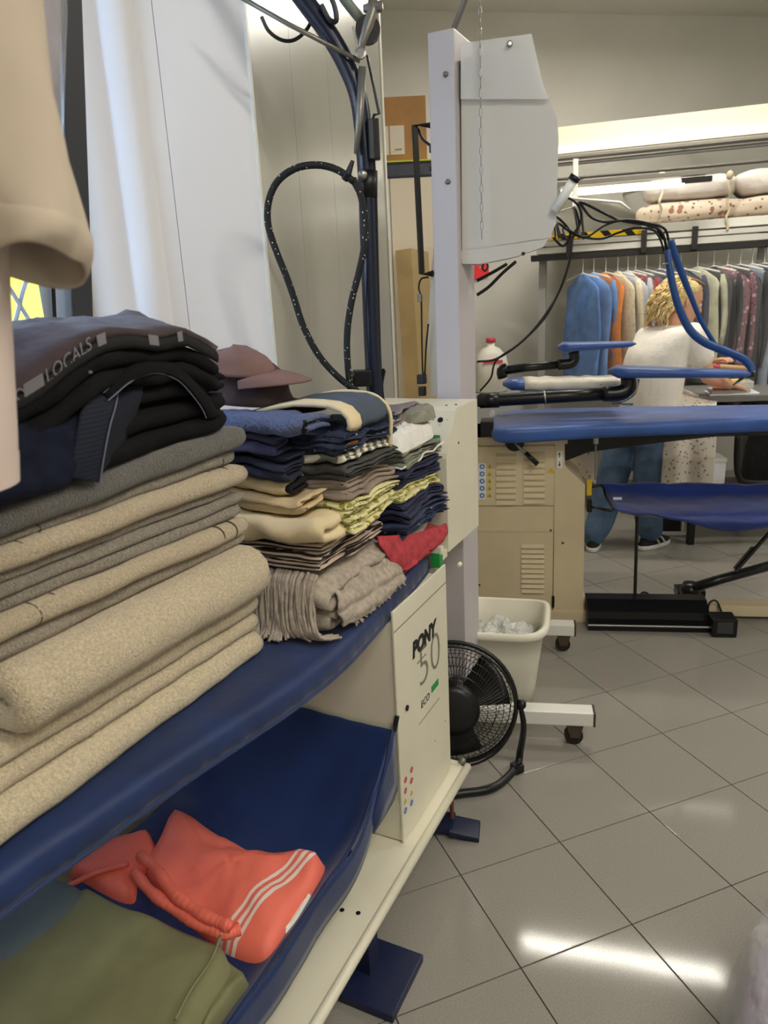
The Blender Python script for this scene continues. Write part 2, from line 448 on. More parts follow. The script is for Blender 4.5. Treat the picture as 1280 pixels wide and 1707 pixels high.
# outside the window
gr = thing('window_grille', wp_(.6, -.2, 1.0), 'pale wrought iron scroll grille outside the window', 'grille')
m_iron = M('painted_iron', (150, 150, 155), rough=.6)
for i in range(12):
    zb = 1.02 + i * .15; g = MB()
    for sgn in (-1, 1):
        g.tube([wp_(-.42 + .017 * k, -.2, zb + sgn * .070 * math.sin(k * .45 + i * math.pi)) for k in range(102)], .006, 6)
    g.build('scroll_bar', m_iron, gr)
for t in (-.42, 1.32): MB().tube([wp_(t, -.2, .95), wp_(t, -.2, 2.85)], .008, 6).build('upright_bar', m_iron, gr)
def outp(t, n, z): return W1 - dA * t + nA * n + V(0, 0, z)
yv = thing('yellow_hoarding', outp(-2.2, -2.6, 0), 'bright yellow and white board standing outside the window', 'board')
MB().box(outp(-1.55, -2.6, 1.15), dA * 1.1, nA * .04, V(0, 0, 1.15), .02).build('board', M('yellow_paint', (250, 225, 40), rough=.5), yv)
MB().box(outp(-1.72, -2.548, 1.25), dA * .13, nA * .010, V(0, 0, .95), .004).build('white_sheet', M('white_sheet', (240, 240, 245), rough=.6), yv)
fc = thing('building', outp(-4, -7, 0), 'pale pink building across the street outside the window', 'building')
MB().box(outp(-4, -9.2, 1.9), dA * 9, nA * .2, V(0, 0, 1.9)).build('facade', M('pink_render', (225, 200, 185), rough=.8), fc)
m_fw = M('far_window', (90, 100, 115), rough=.2)
for k in range(7):
    for zz in (1.6,): MB().box(outp(-9 + k * 1.7, -8.98, zz), dA * .45, nA * .03, V(0, 0, .7)).build('window', m_fw, fc)
tag(MB().box(outp(-3, -5.3, -.06), dA * 12, nA * 5.1, V(0, 0, .05)).build('pavement', M('pavement', (190, 185, 178), rough=.8, var=.05)), 'pale pavement outside the window', kind='structure')

# ------------------------------------------------------------------ lamps
m_lampwhite = M('lamp_housing', (232, 231, 222), rough=.4)
m_tubeglow = M('lamp_tube', (255, 250, 235), rough=.4, emit=(1., .95, .84), estr=15.)
def strip_lamp(name, p0, p1, label, power, drop=True, width=.07):
    p0, p1 = Vector(p0), Vector(p1); d = (p1 - p0); L = d.length; d.normalize(); c = (p0 + p1) / 2; w = Z.cross(d)
    t = thing(name, c, label, 'lamp', 'ceiling strip lamps')
    MB().box(c + V(0, 0, .035), d * (L / 2), w * width, V(0, 0, .025), .006).build('housing', m_lampwhite, t)
    MB().tube([p0 + d * .03 - V(0, 0, .006), p1 - d * .03 - V(0, 0, .006)], .015, 10).build('tube', m_tubeglow, t)
    for q, sg in ((p0, 1), (p1, -1)): MB().box(q + d * sg * .015, d * .012, w * .02, V(0, 0, .025), .003).build('end_cap', m_lampwhite, t)
    if drop:
        for q in (p0 + d * .2, p1 - d * .2): MB().cyl(q + V(0, 0, .05), V(q.x, q.y, CEIL), .004, 6).build('suspension_rod', M('chrome', (190, 190, 190), rough=.2, metal=1.), t)
    ld = bpy.data.lights.new(name + '_light', 'AREA'); ld.shape = 'RECTANGLE'; ld.size = L * .95; ld.size_y = width * .7
    ld.energy = power * LAMP_POWER; ld.color = LAMP_COL
    lo = bpy.data.objects.new(name + '_light', ld); COL.objects.link(lo)
    z = Z; x = d; y = z.cross(x)
    lo.matrix_world = Matrix(((x.x, y.x, z.x, c.x), (x.y, y.y, z.y, c.y), (x.z, y.z, z.z, c.z - .024), (0, 0, 0, 1)))
    lo.parent = t; lo.matrix_parent_inverse = t.matrix_world.inverted()
    return t
strip_lamp('strip_lamp', (.885, 4.62, 3.32), (2.36, 4.21, 3.32), 'fluorescent strip lamp hanging above the woman, nearest the back wall', 54)
strip_lamp('strip_lamp', (.75, .50, 3.32), (2.15, .05, 3.32), 'fluorescent strip lamp hanging above the aisle floor', 54)
strip_lamp('strip_lamp', (2.5, 2.9, 3.32), (3.9, 2.45, 3.32), 'fluorescent strip lamp hanging on the right side of the shop', 42)
strip_lamp('strip_lamp', (.2, -.85, 3.32), (1.6, -1.25, 3.32), 'fluorescent strip lamp hanging behind the photographer', 34)
# ================================================================== IRONING TABLE BY THE WINDOW
m_cream = M('cream_enamel', (226, 221, 200), rough=.38, var=.02, vscale=5)
m_navy = M('navy_cover', (17, 42, 90), rough=.55, var=.10, vscale=9, bump=.25, bscale=40, bdist=.004, sheen=.2)
m_navycatch = M('navy_catch_cloth', (15, 40, 90), rough=.5, var=.08, vscale=5, bump=.2, bscale=14, bdist=.01, sheen=.2)
m_navypole = M('navy_pole', (22, 28, 50), rough=.28)
m_steel = M('brushed_steel', (170, 168, 162), rough=.35, metal=.9)
m_greymetal = M('grey_metal', (128, 124, 116), rough=.4, metal=.6)
m_rust = M('rusty_rod', (104, 62, 44), rough=.6)
m_ink = M('black_print', (28, 28, 30), rough=.6)
m_inkgrey = M('grey_print', (130, 128, 112), rough=.6)
m_inkgreen = M('green_print', (40, 150, 70), rough=.6)
m_inkred = M('red_print', (200, 80, 90), rough=.6)
m_inkblue = M('blue_print', (70, 120, 190), rough=.6)
m_inkyel = M('yellow_print', (215, 180, 40), rough=.6)
IT = thing('ironing_table', BW(.5, -.05, 0), 'cream industrial ironing table with navy padded board by the window', 'ironing table')
def BB(s0, s1, w0, w1, z0, z1, bev=.004): return MB().box(BW((s0 + s1) / 2, (w0 + w1) / 2, (z0 + z1) / 2), A1 * ((s1 - s0) / 2), B1 * ((w1 - w0) / 2), Z * ((z1 - z0) / 2), bev)
# base tray with a turned-up lip
tr = BB(-1.15, .715, -.32, .205, .178, .186, .002)
tr.build('base_tray', m_cream, IT)
MB().tube([BW(-1.15, .207, .180), BW(.715, .207, .180)], .013, 10).build('tray_lip', m_cream, IT, True)
BB(.70, .72, -.30, .19, .15, .19, .003).build('tray_end', m_cream, IT)
MB().lathe(BW(.715, .19, .186), Z, [(.012, 0), (.012, .014), (.006, .02)], 12).build('bolt', m_greymetal, IT, True)
for px, py in ((570, 1517), (597, 1522)):
    q = at_z(px, py, .1865); MB().lathe(q, Z, [(.006, 0), (.006, .0006)], 10).build('slot_hole', m_black, IT)
q = at_z(540, 1510, .187)
wn = MB(); wn.lathe(q, Z, [(.008, 0), (.007, .01), (.004, .022)], 10); wn.box(q + V(-.01, 0, .014), V(.008, .003, .004), V(0, .002, 0), V(-.002, 0, .004), .001); wn.box(q + V(.01, 0, .014), V(.008, -.003, -.002), V(0, .002, 0), V(.002, 0, .004), .001)
wn.build('wing_nut', m_greymetal, IT)
# cabinet
body = BB(.327, .676, -.26, .160, .19, .826, .004).build('cabinet', m_cream, IT)
sp_ = BB(.323, .678, .160, .166, .19, .858, .002).build('side_panel', m_cream, IT)
BB(.323, .678, .1662, .1668, .803, .806, 0).build('panel_joint', m_inkgrey, sp_)
def onp(px, py): return on_w(px, py, .1668)
# maker's name and the model number, printed on the side panel
p0 = onp(688, 1098)
text('maker_name', 'PONY', .060, m_ink, sp_, p0, A1, Z, sx=.98, shear=.12, spacing=.98, bold=.0035)
text('model_number', '50', .165, m_inkgrey, sp_, onp(698, 1150), A1, Z, sx=1.0, spacing=1.0, bold=-.0028)
for k in range(1): MB().box(onp(703, 1098) , A1 * .03, B1 * .0003, Z * .002).build('underline', m_inkgrey, sp_)
text('label_print', 'ECO', .030, m_ink, sp_, onp(702, 1182), A1, Z, sx=1.0, shear=.1)
MB().box(onp(725, 1143), A1 * .026, B1 * .0003, Z * .010).build('green_mark', m_inkgreen, sp_)
MB().box(onp(716, 1185), A1 * .075, B1 * .0003, Z * .0012).build('label_line', m_inkgrey, sp_)
# pictogram stickers in two columns
def disc(c, ax, r, t=.0005, n=14): return MB().lathe(c, ax, [(r, 0), (r, t)], n)
def ring(c, ax, r0, r1, t=.0006, n=16):
    ax = Vector(ax); u = ax.orthogonal().normalized(); w_ = ax.cross(u)
    pr = [(r0, 0), (r1, 0), (r1, t), (r0, t), (r0, 0)]
    return MB().loft([[Vector(c) + ax * h + (u * math.cos(2 * math.pi * k / n) + w_ * math.sin(2 * math.pi * k / n)) * r for k in range(n)] for r, h in pr], False)
def tri(c, x, y, nrm, r): return MB().prism([c + y * r, c - x * r * .9 - y * r * .6, c + x * r * .9 - y * r * .6], nrm * .0005)
for j, (px, ys) in enumerate(((676, (1300, 1318, 1336, 1351)), (686, (1283, 1301, 1322, 1338)))):
    for i, py in enumerate(ys):
        c = onp(px, py)
        if i < 2:
            ring(c, B1, .0055, .0085).build('red_sticker', m_inkred, sp_); MB().box(c, (A1 + Z) * .0042, B1 * .0004, (Z - A1) * .001).build('red_bar', m_inkred, sp_)
        elif i == 2: tri(c, A1, Z, B1, .009).build('yellow_sticker', m_inkyel, sp_)
        else: ring(c, B1, .004, .0085).build('blue_sticker', m_inkblue, sp_)
lk = onp(678, 1180)
MB().lathe(lk, B1, [(.008, 0), (.008, .003), (.003, .004)], 12).build('lock', m_ink, sp_)
for px, py in ((725, 1235), (742, 1202)): MB().lathe(onp(px, py), B1, [(.0022, 0), (.0022, .001)], 8).build('screw', m_inkgrey, sp_)
# control box behind the board
CBw = .129
pf = [(.80, .85), (.80, 1.135), (.805, 1.15), (.885, 1.262), (.90, 1.27), (1.08, 1.27), (1.08, .85)]
cb = MB().prism([BW(s, -.22, z) for s, z in pf], B1 * (CBw + .22)).build('control_box', m_cream, IT)
BB(.98, 1.08, -.26, -.14, .18, .86).build('rear_pillar', m_cream, IT)
BB(.66, 1.0, -.26, -.16, .60, .86).build('rear_bracket', m_cream, IT)
sl = V(0, 0, 0) + (BW(.885, 0, 1.262) - BW(.805, 0, 1.15)); sl.normalize(); sn_ = B1.cross(sl).normalized()
if sn_.dot(A1) > 0: sn_ = -sn_
def on_slope(px, py): return at_plane(px, py, BW(.805, 0, 1.15) + sn_ * .001, sn_)
m_bred = M('red_button', (190, 40, 50), rough=.35); m_bgreen = M('green_button', (20, 120, 70), rough=.35)
for (px, mt, nm) in ((706, m_bred, 'red_button'), (725, m_bgreen, 'green_button')):
    c = on_slope(px, 733)
    fr_ = MB().box(c, B1 * .0135, sl * .0135, sn_ * .004, .001).build(nm, mt, cb)
    MB().box(c + sn_ * .004, B1 * .008, sl * .008, sn_ * .003, .002).build('button_cap', mt, fr_)
MB().lathe(on_slope(734, 700), sn_, [(.0085, 0), (.0085, .0015)], 14).build('dial_hole', m_black, cb)
for px, py in ((722, 700), (745, 700), (733, 709)): MB().lathe(on_slope(px, py), sn_, [(.0015, 0), (.0015, .0012)], 6).build('dial_mark', m_inkgrey, cb)
MB().lathe(on_w(764, 738, CBw + .0005), B1, [(.004, 0), (.004, .002), (.002, .003)], 8).build('screw', m_greymetal, cb)
for px, py in ((760, 675), (744, 676)): MB().lathe(at_z(px, py, 1.2705), Z, [(.004, 0), (.003, .003)], 8).build('screw', m_greymetal, cb)
q = BW(.80, .10, .86)
BB(.742, .80, .085, .125, .835, .862, .003).build('bracket', m_cream, IT)
MB().lathe(on_s(767, 940, .78), -A1, [(.007, 0), (.007, .01), (.004, .016)], 8).build('bracket_bolt', m_cream, IT)
q = BW(.715, .125, .855)
MB().box(q, A1 * .012, B1 * .014, Z * .022, .003).build('clip', m_inkgreen, IT)
MB().box(q + Z * .03, A1 * .010, B1 * .018, Z * .012, .004).build('clip_jaw', m_cream, IT)

# padded board
OE = [(-1.25, .02), (-.68, .058), (-.54, .075), (-.37, .098), (-.24, .122), (-.095, .147), (.076, .160), (.25, .149), (.39, .136), (.55, .122), (.69, .104), (.76, .07), (.785, .0), (.77, -.12), (.66, -.24), (.2, -.34), (-.6, -.36), (-1.25, -.33)]
ol = [BW(s, w, 0) for s, w in OE]
ol = sp_pts(ol + [ol[0]], 8)[:-1]
cen = sum(ol, Vector()) / len(ol)
rings_ = []
for ins, z in ((.40, .8795), (.06, .8795), (.022, .879), (.009, .8735), (.0015, .864), (0., .852), (.001, .838), (.003, .826), (.012, .822), (.05, .824), (.40, .828)):
    row = []
    for i, q in enumerate(ol):
        d = cen - q; d.normalize()
        t_ = (ol[(i + 1) % len(ol)] - ol[i - 1]).normalized(); nrm = V(-t_.y, t_.x, 0)
        if nrm.dot(d) < 0: nrm = -nrm
        off = min(ins, .10) if ins < .2 else .10
        wv = .0022 * noise.noise(q * 30) * (1 if z < .87 else .2) + .0018 * math.sin(i * 2.1) * (1 if z < .85 else 0)
        row.append(V(q.x, q.y, z + .0008 * noise.noise(q * 25)) + nrm * (off + wv))
    rings_.append(row)
bd = MB().loft(rings_, True).build('padded_board', m_navy, IT, True)
MB().tube([BW(s, w + .004, .829) for s, w in OE[0:12]], .004, 6, 8).build('cover_hem', m_navy, bd, True)

# catch cloth slung below the board
def cz(s, w):
    z = .335 + .012 * math.sin(s * 7 + w * 9) * .4
    if s > .06: z += .205 * ((s - .06) / .26) ** 1.7
    z += .03 * max(0, (w - .09) / .065) ** 2 * (1 if s < .2 else max(0, 1 - (s - .2) / .1))
    z += .55 * max(0, -w - .16) ** 1.3
    z += .006 * fbm((s, w, 0), 7., 4)
    return z
cc = MB().grid([[BW(s, w, cz(s, w)) for w in [.156 - .50 * j / 44 for j in range(45)]] for s in [.316 - 1.5 * (i / 90) ** 1.15 for i in range(91)]], -.004)
cc_o = cc.build('catch_cloth', m_navycatch, IT, True)
fl = MB()
fl.grid([[BW(s, .157 + .004 * math.sin(s * 20), cz(s, .156) + .002 - k * (.012 + .012 * max(0, min(1, (.32 - s) * 3)))) for k in range(5)] for s in [.316 - 1.5 * i / 60 for i in range(61)]], .003)
fl.build('cloth_hem', m_navycatch, cc_o, True)
fe = MB().grid([[BW(.316, .156, z) for z in (.556, .50, .45, .40, .36)], [BW(.29, .157, z) for z in (.53, .48, .44, .40, .345)], [BW(.24, .158, z) for z in (.46, .44, .41, .38, .34)], [BW(.17, .158, z) for z in (.385, .375, .365, .35, .335)]], .003)
fe.build('cloth_corner', m_navycatch, cc_o, True)
tg = on_s(557, 1218, .25)
s_, w_, _z = swz(tg)
MB().grid([[BW(.275 - .018 * i, -.028 + .075 * j / 6 - .02, cz(.275 - .018 * i, -.05 + .075 * j / 6) + .003) for j in range(7)] for i in range(3)], .001).build('care_label', M('label_white', (225, 225, 228), rough=.6, col2=(120, 120, 150), vscale=90), cc_o)
MB().tube([BW(.322, .165, .575), BW(.315, .162, .55), BW(.318, .158, .535)], .006, 6).build('cloth_hook', m_black, cc_o)
# feet, pedal
MB().box(V(-.06, 1.40, .012), A1 * .09 , B1 * .07, Z * .011, .003).build('foot_plate', M('navy_paint', (26, 34, 66), rough=.4), IT)
MB().box(V(-.10, 1.43, .10), A1 * .025, B1 * .025, Z * .085, .003).build('leg', M('navy_paint', (22, 28, 52), rough=.4), IT)
pd_c = V(.165, 1.905, .0)
pd = MB(); pd.box(V(.10, 1.93, .02), V(.07, -.012, .004), V(.008, .04, 0), V(0, 0, .008), .003)
pd.box(V(.20, 1.90, .016), V(.045, -.008, -.008), V(.008, .04, 0), V(0, 0, .008), .003)
pd.build('pedal', M('pedal_navy', (24, 32, 62), rough=.35), IT)
MB().tube([V(.166, 1.955, .18), V(.164, 1.93, .03)], .0065, 8).build('pedal_rod', m_rust, IT)
for s in (-.95, .6): BB(s - .03, s + .03, -.26, -.20, 0, .18).build('leg', m_cream, IT)
MB().tube([at_z(585, 1420, .20), at_z(578, 1440, .20), at_z(560, 1455, .20), at_z(548, 1462, .2)], .006, 8, 4).build('cable_end', m_black, IT)

# ---------------- navy swan-neck pole with hose, springs and levers
PY = 2.04
def pp(px, py, dy=0.): return at_y(px, py, PY + dy)
pole_pts = [BW(.66, -.045, .87), pp(626, 700), pp(620, 560), pp(615, 420), pp(611, 300), pp(606, 225), pp(597, 160), pp(577, 108), pp(549, 58), pp(514, 10), pp(470, -45), pp(415, -100), pp(350, -140)]
MB().tube(pole_pts, [.0235, .0235, .0225, .0225, .0225, .0225, .0225, .023, .023, .023, .022, .02, .02], 18, 6).build('swan_neck_pole', m_navypole, IT, True)
MB().lathe(BW(.66, -.045, .88), Z, [(.05, 0), (.05, .01), (.03, .03)], 20).build('pole_collar', m_navypole, IT, True)
MB().tube([pp(613, 285), pp(613, 330)], .025, 18).build('pole_sleeve', m_black, IT, True)
m_hose = printed('braided_hose', (20, 20, 22), [((225, 222, 215), 95., .16)], rough=.7)
hp = [(590, 303), (562, 283), (528, 275), (492, 281), (463, 302), (448, 335), (447, 375), (461, 420), (479, 465), (491, 500), (506, 545), (531, 592), (562, 627), (592, 650), (604, 658)]
hose = MB().tube([pp(x, y, -.05) for x, y in hp], .0088, 12, 6).build('steam_hose', m_hose, IT, True)
hp2 = [(588, 298), (602, 328), (609, 370), (607, 412), (598, 455), (586, 502), (579, 552), (579, 600), (584, 640), (597, 655)]
MB().tube([pp(x, y, -.045) for x, y in hp2], .0088, 12, 6).build('steam_hose', m_hose, IT, True)
cl = MB().tube([pp(574, 300, -.05), pp(580, 290, -.055), pp(588, 268, -.055)], [.009, .009, .005], 8).build('hose_clip', m_black, IT)
MB().lathe(pp(604, 292, -.03), V(0, -1, 0), [(.012, 0), (.012, .012), (.006, .016)], 10).build('pole_screw', m_steel, IT, True)
vb = MB(); vb.box(pp(604, 630, -.02), V(.026, 0, 0), V(0, .02, 0), V(0, 0, .022), .005); vb.tube([pp(588, 622, -.03), pp(580, 640, -.04), pp(600, 662, -.04)], .011, 8)
vb.build('valve_block', m_black, IT)
MB().tube([pp(636, 622), pp(640, 618), pp(636, 650), pp(646, 700)], .005, 8, 4).build('valve_lever', m_black, IT)
MB().tube([pp(634, 668), pp(650, 683), pp(668, 692)], .008, 8, 3).build('cable', m_black, IT)
# spring balancer, rods and levers at the bend
MB().tube([pp(604, 112, -.03), pp(599, 200, -.03), pp(594, 256, -.03)], [.0095, .0095, .007], 12).build('spring_tube', m_greymetal, IT, True)
MB().tube([pp(395, -8, -.02), pp(480, 40, -.03), pp(600, 102, -.035)], .0055, 10).build('lever_rod', m_greymetal, IT, True)
MB().tube([pp(556, -30, .0), pp(575, 0, .0), pp(614, 48, .0)], .0125, 12).build('boom_tube', M('sage_metal', (125, 132, 122), rough=.4), IT, True)
MB().tube([pp(622, -6, -.03), pp(621, 20, -.03), pp(614, 42, -.035), pp(603, 72, -.035), pp(600, 98, -.035)], [.011, .013, .015, .010, .008], 8).build('lever_arm', m_greymetal, IT, True)
MB().lathe(pp(627, 12, -.03), V(1, -.2, 0), [(.008, -.03), (.012, -.012), (.012, .012), (.007, .016)], 10).build('lever_pin', m_greymetal, IT)
MB().lathe(pp(613, 50, -.02), V(0, -1, 0), [(.03, -.015), (.03, .012)], 16).build('pulley', m_black, IT)
MB().tube([pp(588, 44, -.04), pp(592, 62, -.04), pp(597, 82, -.04)], .0025, 6).build('spring_wire', m_steel, IT)
MB().lathe(pp(601, 90, -.04), V(0, -1, .2), [(.009, 0), (.014, .002), (.014, .006), (.009, .008)], 12).build('split_ring', m_steel, IT)
MB().tube([pp(612, 92, -.02), pp(622, 140, -.02), pp(632, 190, -.02), pp(624, 191, -.02), pp(619, 205, -.02)], .0035, 8).build('wire_loop', m_black, IT)
MB().box(pp(623, 233, -.02), V(.0145, 0, .0), V(0, .014, 0), V(0, 0, .046), .003).build('lamp_switch_box', m_black, IT)
MB().box(pp(619, 232, -.036), V(.005, 0, 0), V(0, .003, 0), V(0, 0, .044), .001).build('switch_rib', M('dark_grey_plastic', (62, 62, 64), rough=.5), IT)
MB().tube([pp(622, 258, -.01), pp(626, 330, -.005), pp(629, 450, -.005), pp(633, 600, -.005), pp(640, 690, -.005)], .0045, 8, 4).build('cable', m_black, IT)
MB().tube([pp(436, 28, .02), pp(448, 52, .02), pp(470, 67, .02), pp(492, 66, .02), pp(512, 48, .02), pp(524, 22, .02)], .0045, 8, 4).build('cable', m_black, IT)
MB().tube([pp(545, -20, -.03), pp(558, 12, -.03), pp(560, 35, -.03), pp(548, 32, -.03), pp(536, 8, -.03)], .006, 8, 4).build('cable', m_black, IT)
# ================================================================== STACK OF TOWELS
def terry(name, c, v=.10): return M(name, c, rough=.95, var=v, vscale=220, bump=1.0, bscale=320, bdist=.006, sheen=.35)
t_cream = terry('terry_cream', (214, 197, 165)); t_cream2 = terry('terry_cream_pale', (222, 206, 172)); t_beige = terry('terry_beige', (198, 180, 150))
t_grey = terry('terry_grey', (142, 132, 116), .16); t_dark = terry('terry_dark_grey', (96, 92, 85), .12); t_taupe = terry('terry_taupe', (158, 146, 128), .12)
def zl(z0, z1): return lambda s: z0 + (z1 - z0) * min(1.2, max(-.2, s / -.55))
TOW = [ # bottom far/near, top far/near, material, front edge, near end, far end, layers, label
    (.880, .880, .932, .946, t_cream2, .004, -.70, .004, 2, 'pale cream towel lying directly on the navy board, lowest of the stack'),
    (.932, .946, 1.012, 1.022, t_cream, -.002, -.70, .006, 4, 'cream towel folded in several layers, second from the bottom of the stack'),
    (1.012, 1.022, 1.121, 1.128, t_cream, .012, -.585, .008, 2, 'thick plush cream towel, the fattest of the stack'),
    (1.121, 1.128, 1.143, 1.160, t_taupe, -.010, -.68, .0, 2, 'thin taupe towel just above the fattest cream towel'),
    (1.143, 1.160, 1.182, 1.197, t_beige, .002, -.68, .004, 2, 'beige towel with a pale flat edge between taupe and grey towels'),
    (1.182, 1.197, 1.231, 1.236, t_grey, -.004, -.68, .0, 4, 'mottled grey towel in the middle of the stack'),
    (1.231, 1.236, 1.249, 1.253, t_taupe, -.004, -.68, -.02, 2, 'thin sandy towel squeezed under the upper beige towel'),
    (1.249, 1.253, 1.292, 1.288, t_beige, .004, -.68, .006, 2, 'upper beige towel with two stitched bands at its end'),
    (1.292, 1.288, 1.319, 1.300, t_grey, -.006, -.68, -.004, 2, 'grey-brown towel below the dark grey towel'),
    (1.319, 1.300, 1.366, 1.342, t_dark, .002, -.68, .014, 2, 'dark grey towel on top of the towel stack'),
]
for i, (b0, b1, t0, t1, mt, vf, u0, u1, n, lab) in enumerate(TOW):
    t = thing('towel', BW(-.3, -.17, b0), lab, 'towel', 'folded towels stacked on the ironing board')
    folded('cloth', mt, lambda u, v, z: BW(u, v, z), u0, u1, vf, vf - .34, zl(b0, b1), zl(t0, t1), n, t, nu=60, seed=i + 3, ragged=.005, wob=.006, fill=.96)
    if i in (4, 7, 8, 9):
        for sb in ((-.055, -.095) if i != 8 else (-.07,)):
            for extra in (0, -.42):
                s0 = sb + extra + .01 * (i % 3)
                h = zl(t0, t1)(s0) - zl(b0, b1)(s0); zc = zl(b0, b1)(s0) + h / 2
                MB().tube([BW(s0 + .004 * math.sin(k * .4), vf - h * .25 + math.cos(math.pi * (k / 10 - .5)) * (h * .5 + .0005) , zc + math.sin(math.pi * (k / 10 - .5)) * (h * .49)) for k in range(11)], .0016, 5).build('stitched_band', M('band_thread', (92, 80, 66), rough=.9), t)

# ================================================================== DARK CLOTHES ON THE TOWELS
m_blk = M('black_cotton', (17, 16, 18), rough=.92, var=.2, vscale=25, bump=.4, bscale=60, bdist=.003, spec=.25)
m_char = M('charcoal_cotton', (64, 52, 54), rough=.9, var=.14, vscale=18, bump=.4, bscale=50, bdist=.004, sheen=.15)
m_nav = M('navy_jersey', (18, 24, 44), rough=.88, var=.15, vscale=20, bump=.4, bscale=60, bdist=.003, spec=.3)
m_navrib = stripes('navy_ribbing', (20, 27, 48), (10, 14, 28), 150, (0, 0, 1), .55)
m_seam = M('grey_thread', (105, 108, 125), rough=.9)
t = thing('folded_trousers', BW(-.3, -.15, 1.366), 'black folded trousers lying flat on the dark grey towel', 'trousers', 'dark clothes on the towels')
folded('cloth', m_blk, lambda u, v, z: BW(u, v, z), -.60, -.02, .004, -.30, zl(1.367, 1.345), zl(1.435, 1.42), 4, t, seed=31, ragged=.01, wob=.012)
# black shorts arching over their own fold
t = thing('folded_shorts', BW(-.15, -.1, 1.43), 'black shorts with grey seams arching open above the towel end', 'shorts', 'dark clothes on the towels')
rows = [[on_w(x, y, w) for x, y, w in r] for r in (
    ((165, 640, -.08), (215, 612, -.06), (262, 604, -.06), (300, 612, -.05), (330, 640, -.04), (352, 668, -.03), (366, 690, -.02)),
    ((172, 655, .0), (214, 618, .01), (258, 608, .012), (298, 618, .012), (326, 646, .012), (348, 674, .012), (360, 694, .01)),
    ((180, 668, .012), (222, 634, .018), (262, 622, .02), (296, 634, .02), (318, 656, .02), (336, 680, .018), (344, 697, .012)))]
MB().grid(smooth_rows(rows, 5, 5), .006).build('cloth', m_blk, t, True)
folded('inner_layers', m_blk, lambda u, v, z: BW(u, v, z), -.26, -.03, -.004, -.26, 1.437, lambda s: 1.50 - .25 * abs(s + .16), 4, t, seed=33, ragged=.012, wob=.012)
sm = sp_pts([on_w(x, y, .0145) for x, y in ((172, 655), (214, 618), (258, 607), (298, 617), (326, 645), (348, 673), (360, 694))], 5)
MB().tube(sm, .0012, 5).build('seam', m_seam, t)
MB().tube(sp_pts([on_w(x, y, .0225) for x, y in ((180, 668), (222, 634), (262, 622), (296, 634), (318, 656), (336, 680), (344, 697))], 5), .0012, 5).build('seam', m_seam, t)
# navy trousers whose ribbed waistband hangs over the towels
t = thing('jogging_trousers', BW(-.4, -.05, 1.38), 'navy jogging trousers with a wide ribbed waistband hanging over the towels', 'trousers', 'dark clothes on the towels')
rows = [[on_w(x, y, w) for x, y, w in r] for r in (
    ((155, 634, -.02), (175, 634, -.02), (198, 640, -.02)),
    ((142, 668, .016), (168, 668, .018), (193, 672, .016)),
    ((132, 706, .026), (158, 708, .03), (182, 712, .028)),
    ((124, 756, .03), (150, 760, .034), (172, 764, .032)),
    ((117, 796, .028), (144, 802, .032), (166, 804, .03)))]
MB().grid([[p for p in r[::-1]] for r in smooth_rows(rows, 8, 5)], .010).build('ribbed_waistband', m_navrib, t, True)
MB().tube(sp_pts([on_w(x, y, w) for x, y, w in ((198, 640, -.018), (194, 672, .018), (183, 712, .031), (173, 764, .035), (167, 804, .033))], 5), .0014, 5).build('seam', m_seam, t)
rows = [[on_w(x, y, w) for x, y, w in r] for r in (
    ((-60, 690, -.02), (0, 680, -.02), (60, 676, -.02), (110, 676, -.01), (150, 664, .0)),
    ((-60, 735, .02), (0, 722, .022), (60, 716, .024), (110, 712, .022), (142, 706, .02)),
    ((-60, 780, .032), (0, 768, .034), (60, 756, .036), (104, 756, .032), (130, 756, .026)),
    ((-60, 840, .034), (0, 826, .036), (60, 812, .036), (100, 806, .032), (124, 798, .026)),
    ((-60, 858, .018), (0, 844, .02), (60, 828, .018), (100, 816, .016), (122, 804, .014)))]
rows = smooth_rows(rows, 7, 7)
for i, r in enumerate(rows):
    for j, p in enumerate(r): p += B1 * .008 * fbm(p, 22., 5)
MB().grid([r[::-1] for r in rows], .010).build('leg_cloth', m_nav, t, True)
rows = [[on_w(x, y, w) for x, y, w in r] for r in (
    ((196, 640, -.02), (216, 634, -.02), (240, 625, -.02)), ((190, 680, .014), (212, 672, .014), (236, 662, .008)), ((180, 730, .022), (198, 720, .02), (222, 706, .01)), ((170, 790, .024), (182, 772, .02), (200, 752, .008)))]
MB().grid([r[::-1] for r in smooth_rows(rows, 6, 5)], .006).build('pocket_cloth', M('dark_navy', (17, 21, 34), rough=.9, var=.15, vscale=30, bump=.3, bscale=60), t, True)
# charcoal shorts and the lettered shorts on the very top
t = thing('folded_shorts', BW(-.35, -.15, 1.42), 'charcoal shorts with small grey marks under the lettered shorts', 'shorts', 'dark clothes on the towels')
def edge(s):
    for (s0, z0), (s1, z1) in zip(EDG, EDG[1:]):
        if s <= s1: break
    k = (s - s0) / (s1 - s0); return z0 + (z1 - z0) * k
EDG = [on_w(x, y, .022) for x, y in ((-60, 700), (38, 655), (76, 630), (110, 602), (151, 575), (175, 564), (220, 560), (262, 566), (305, 558), (330, 570))]
EDG = [(swz(q)[0], q.z) for q in sp_pts(EDG, 4)]
folded('cloth', m_blk, lambda u, v, z: BW(u, v, z + .12 * max(0, -v - .02)), -.66, -.06, .012, -.28, lambda s: edge(s) - .075, lambda s: edge(s) - .014, 4, t, seed=35, ragged=.01, wob=.014)
for px, py in ((183, 597), (146, 620), (68, 664), (60, 668), (120, 640)):
    MB().box(on_w(px, py, .022), A1 * .008 - Z * .001, Z * .002, B1 * .0008).build('mark', m_seam, t)
t = thing('folded_shorts', BW(-.35, -.15, 1.5), 'charcoal shorts with grey lettering on the waistband, topmost of the dark pile', 'shorts', 'dark clothes on the towels')
rows = []
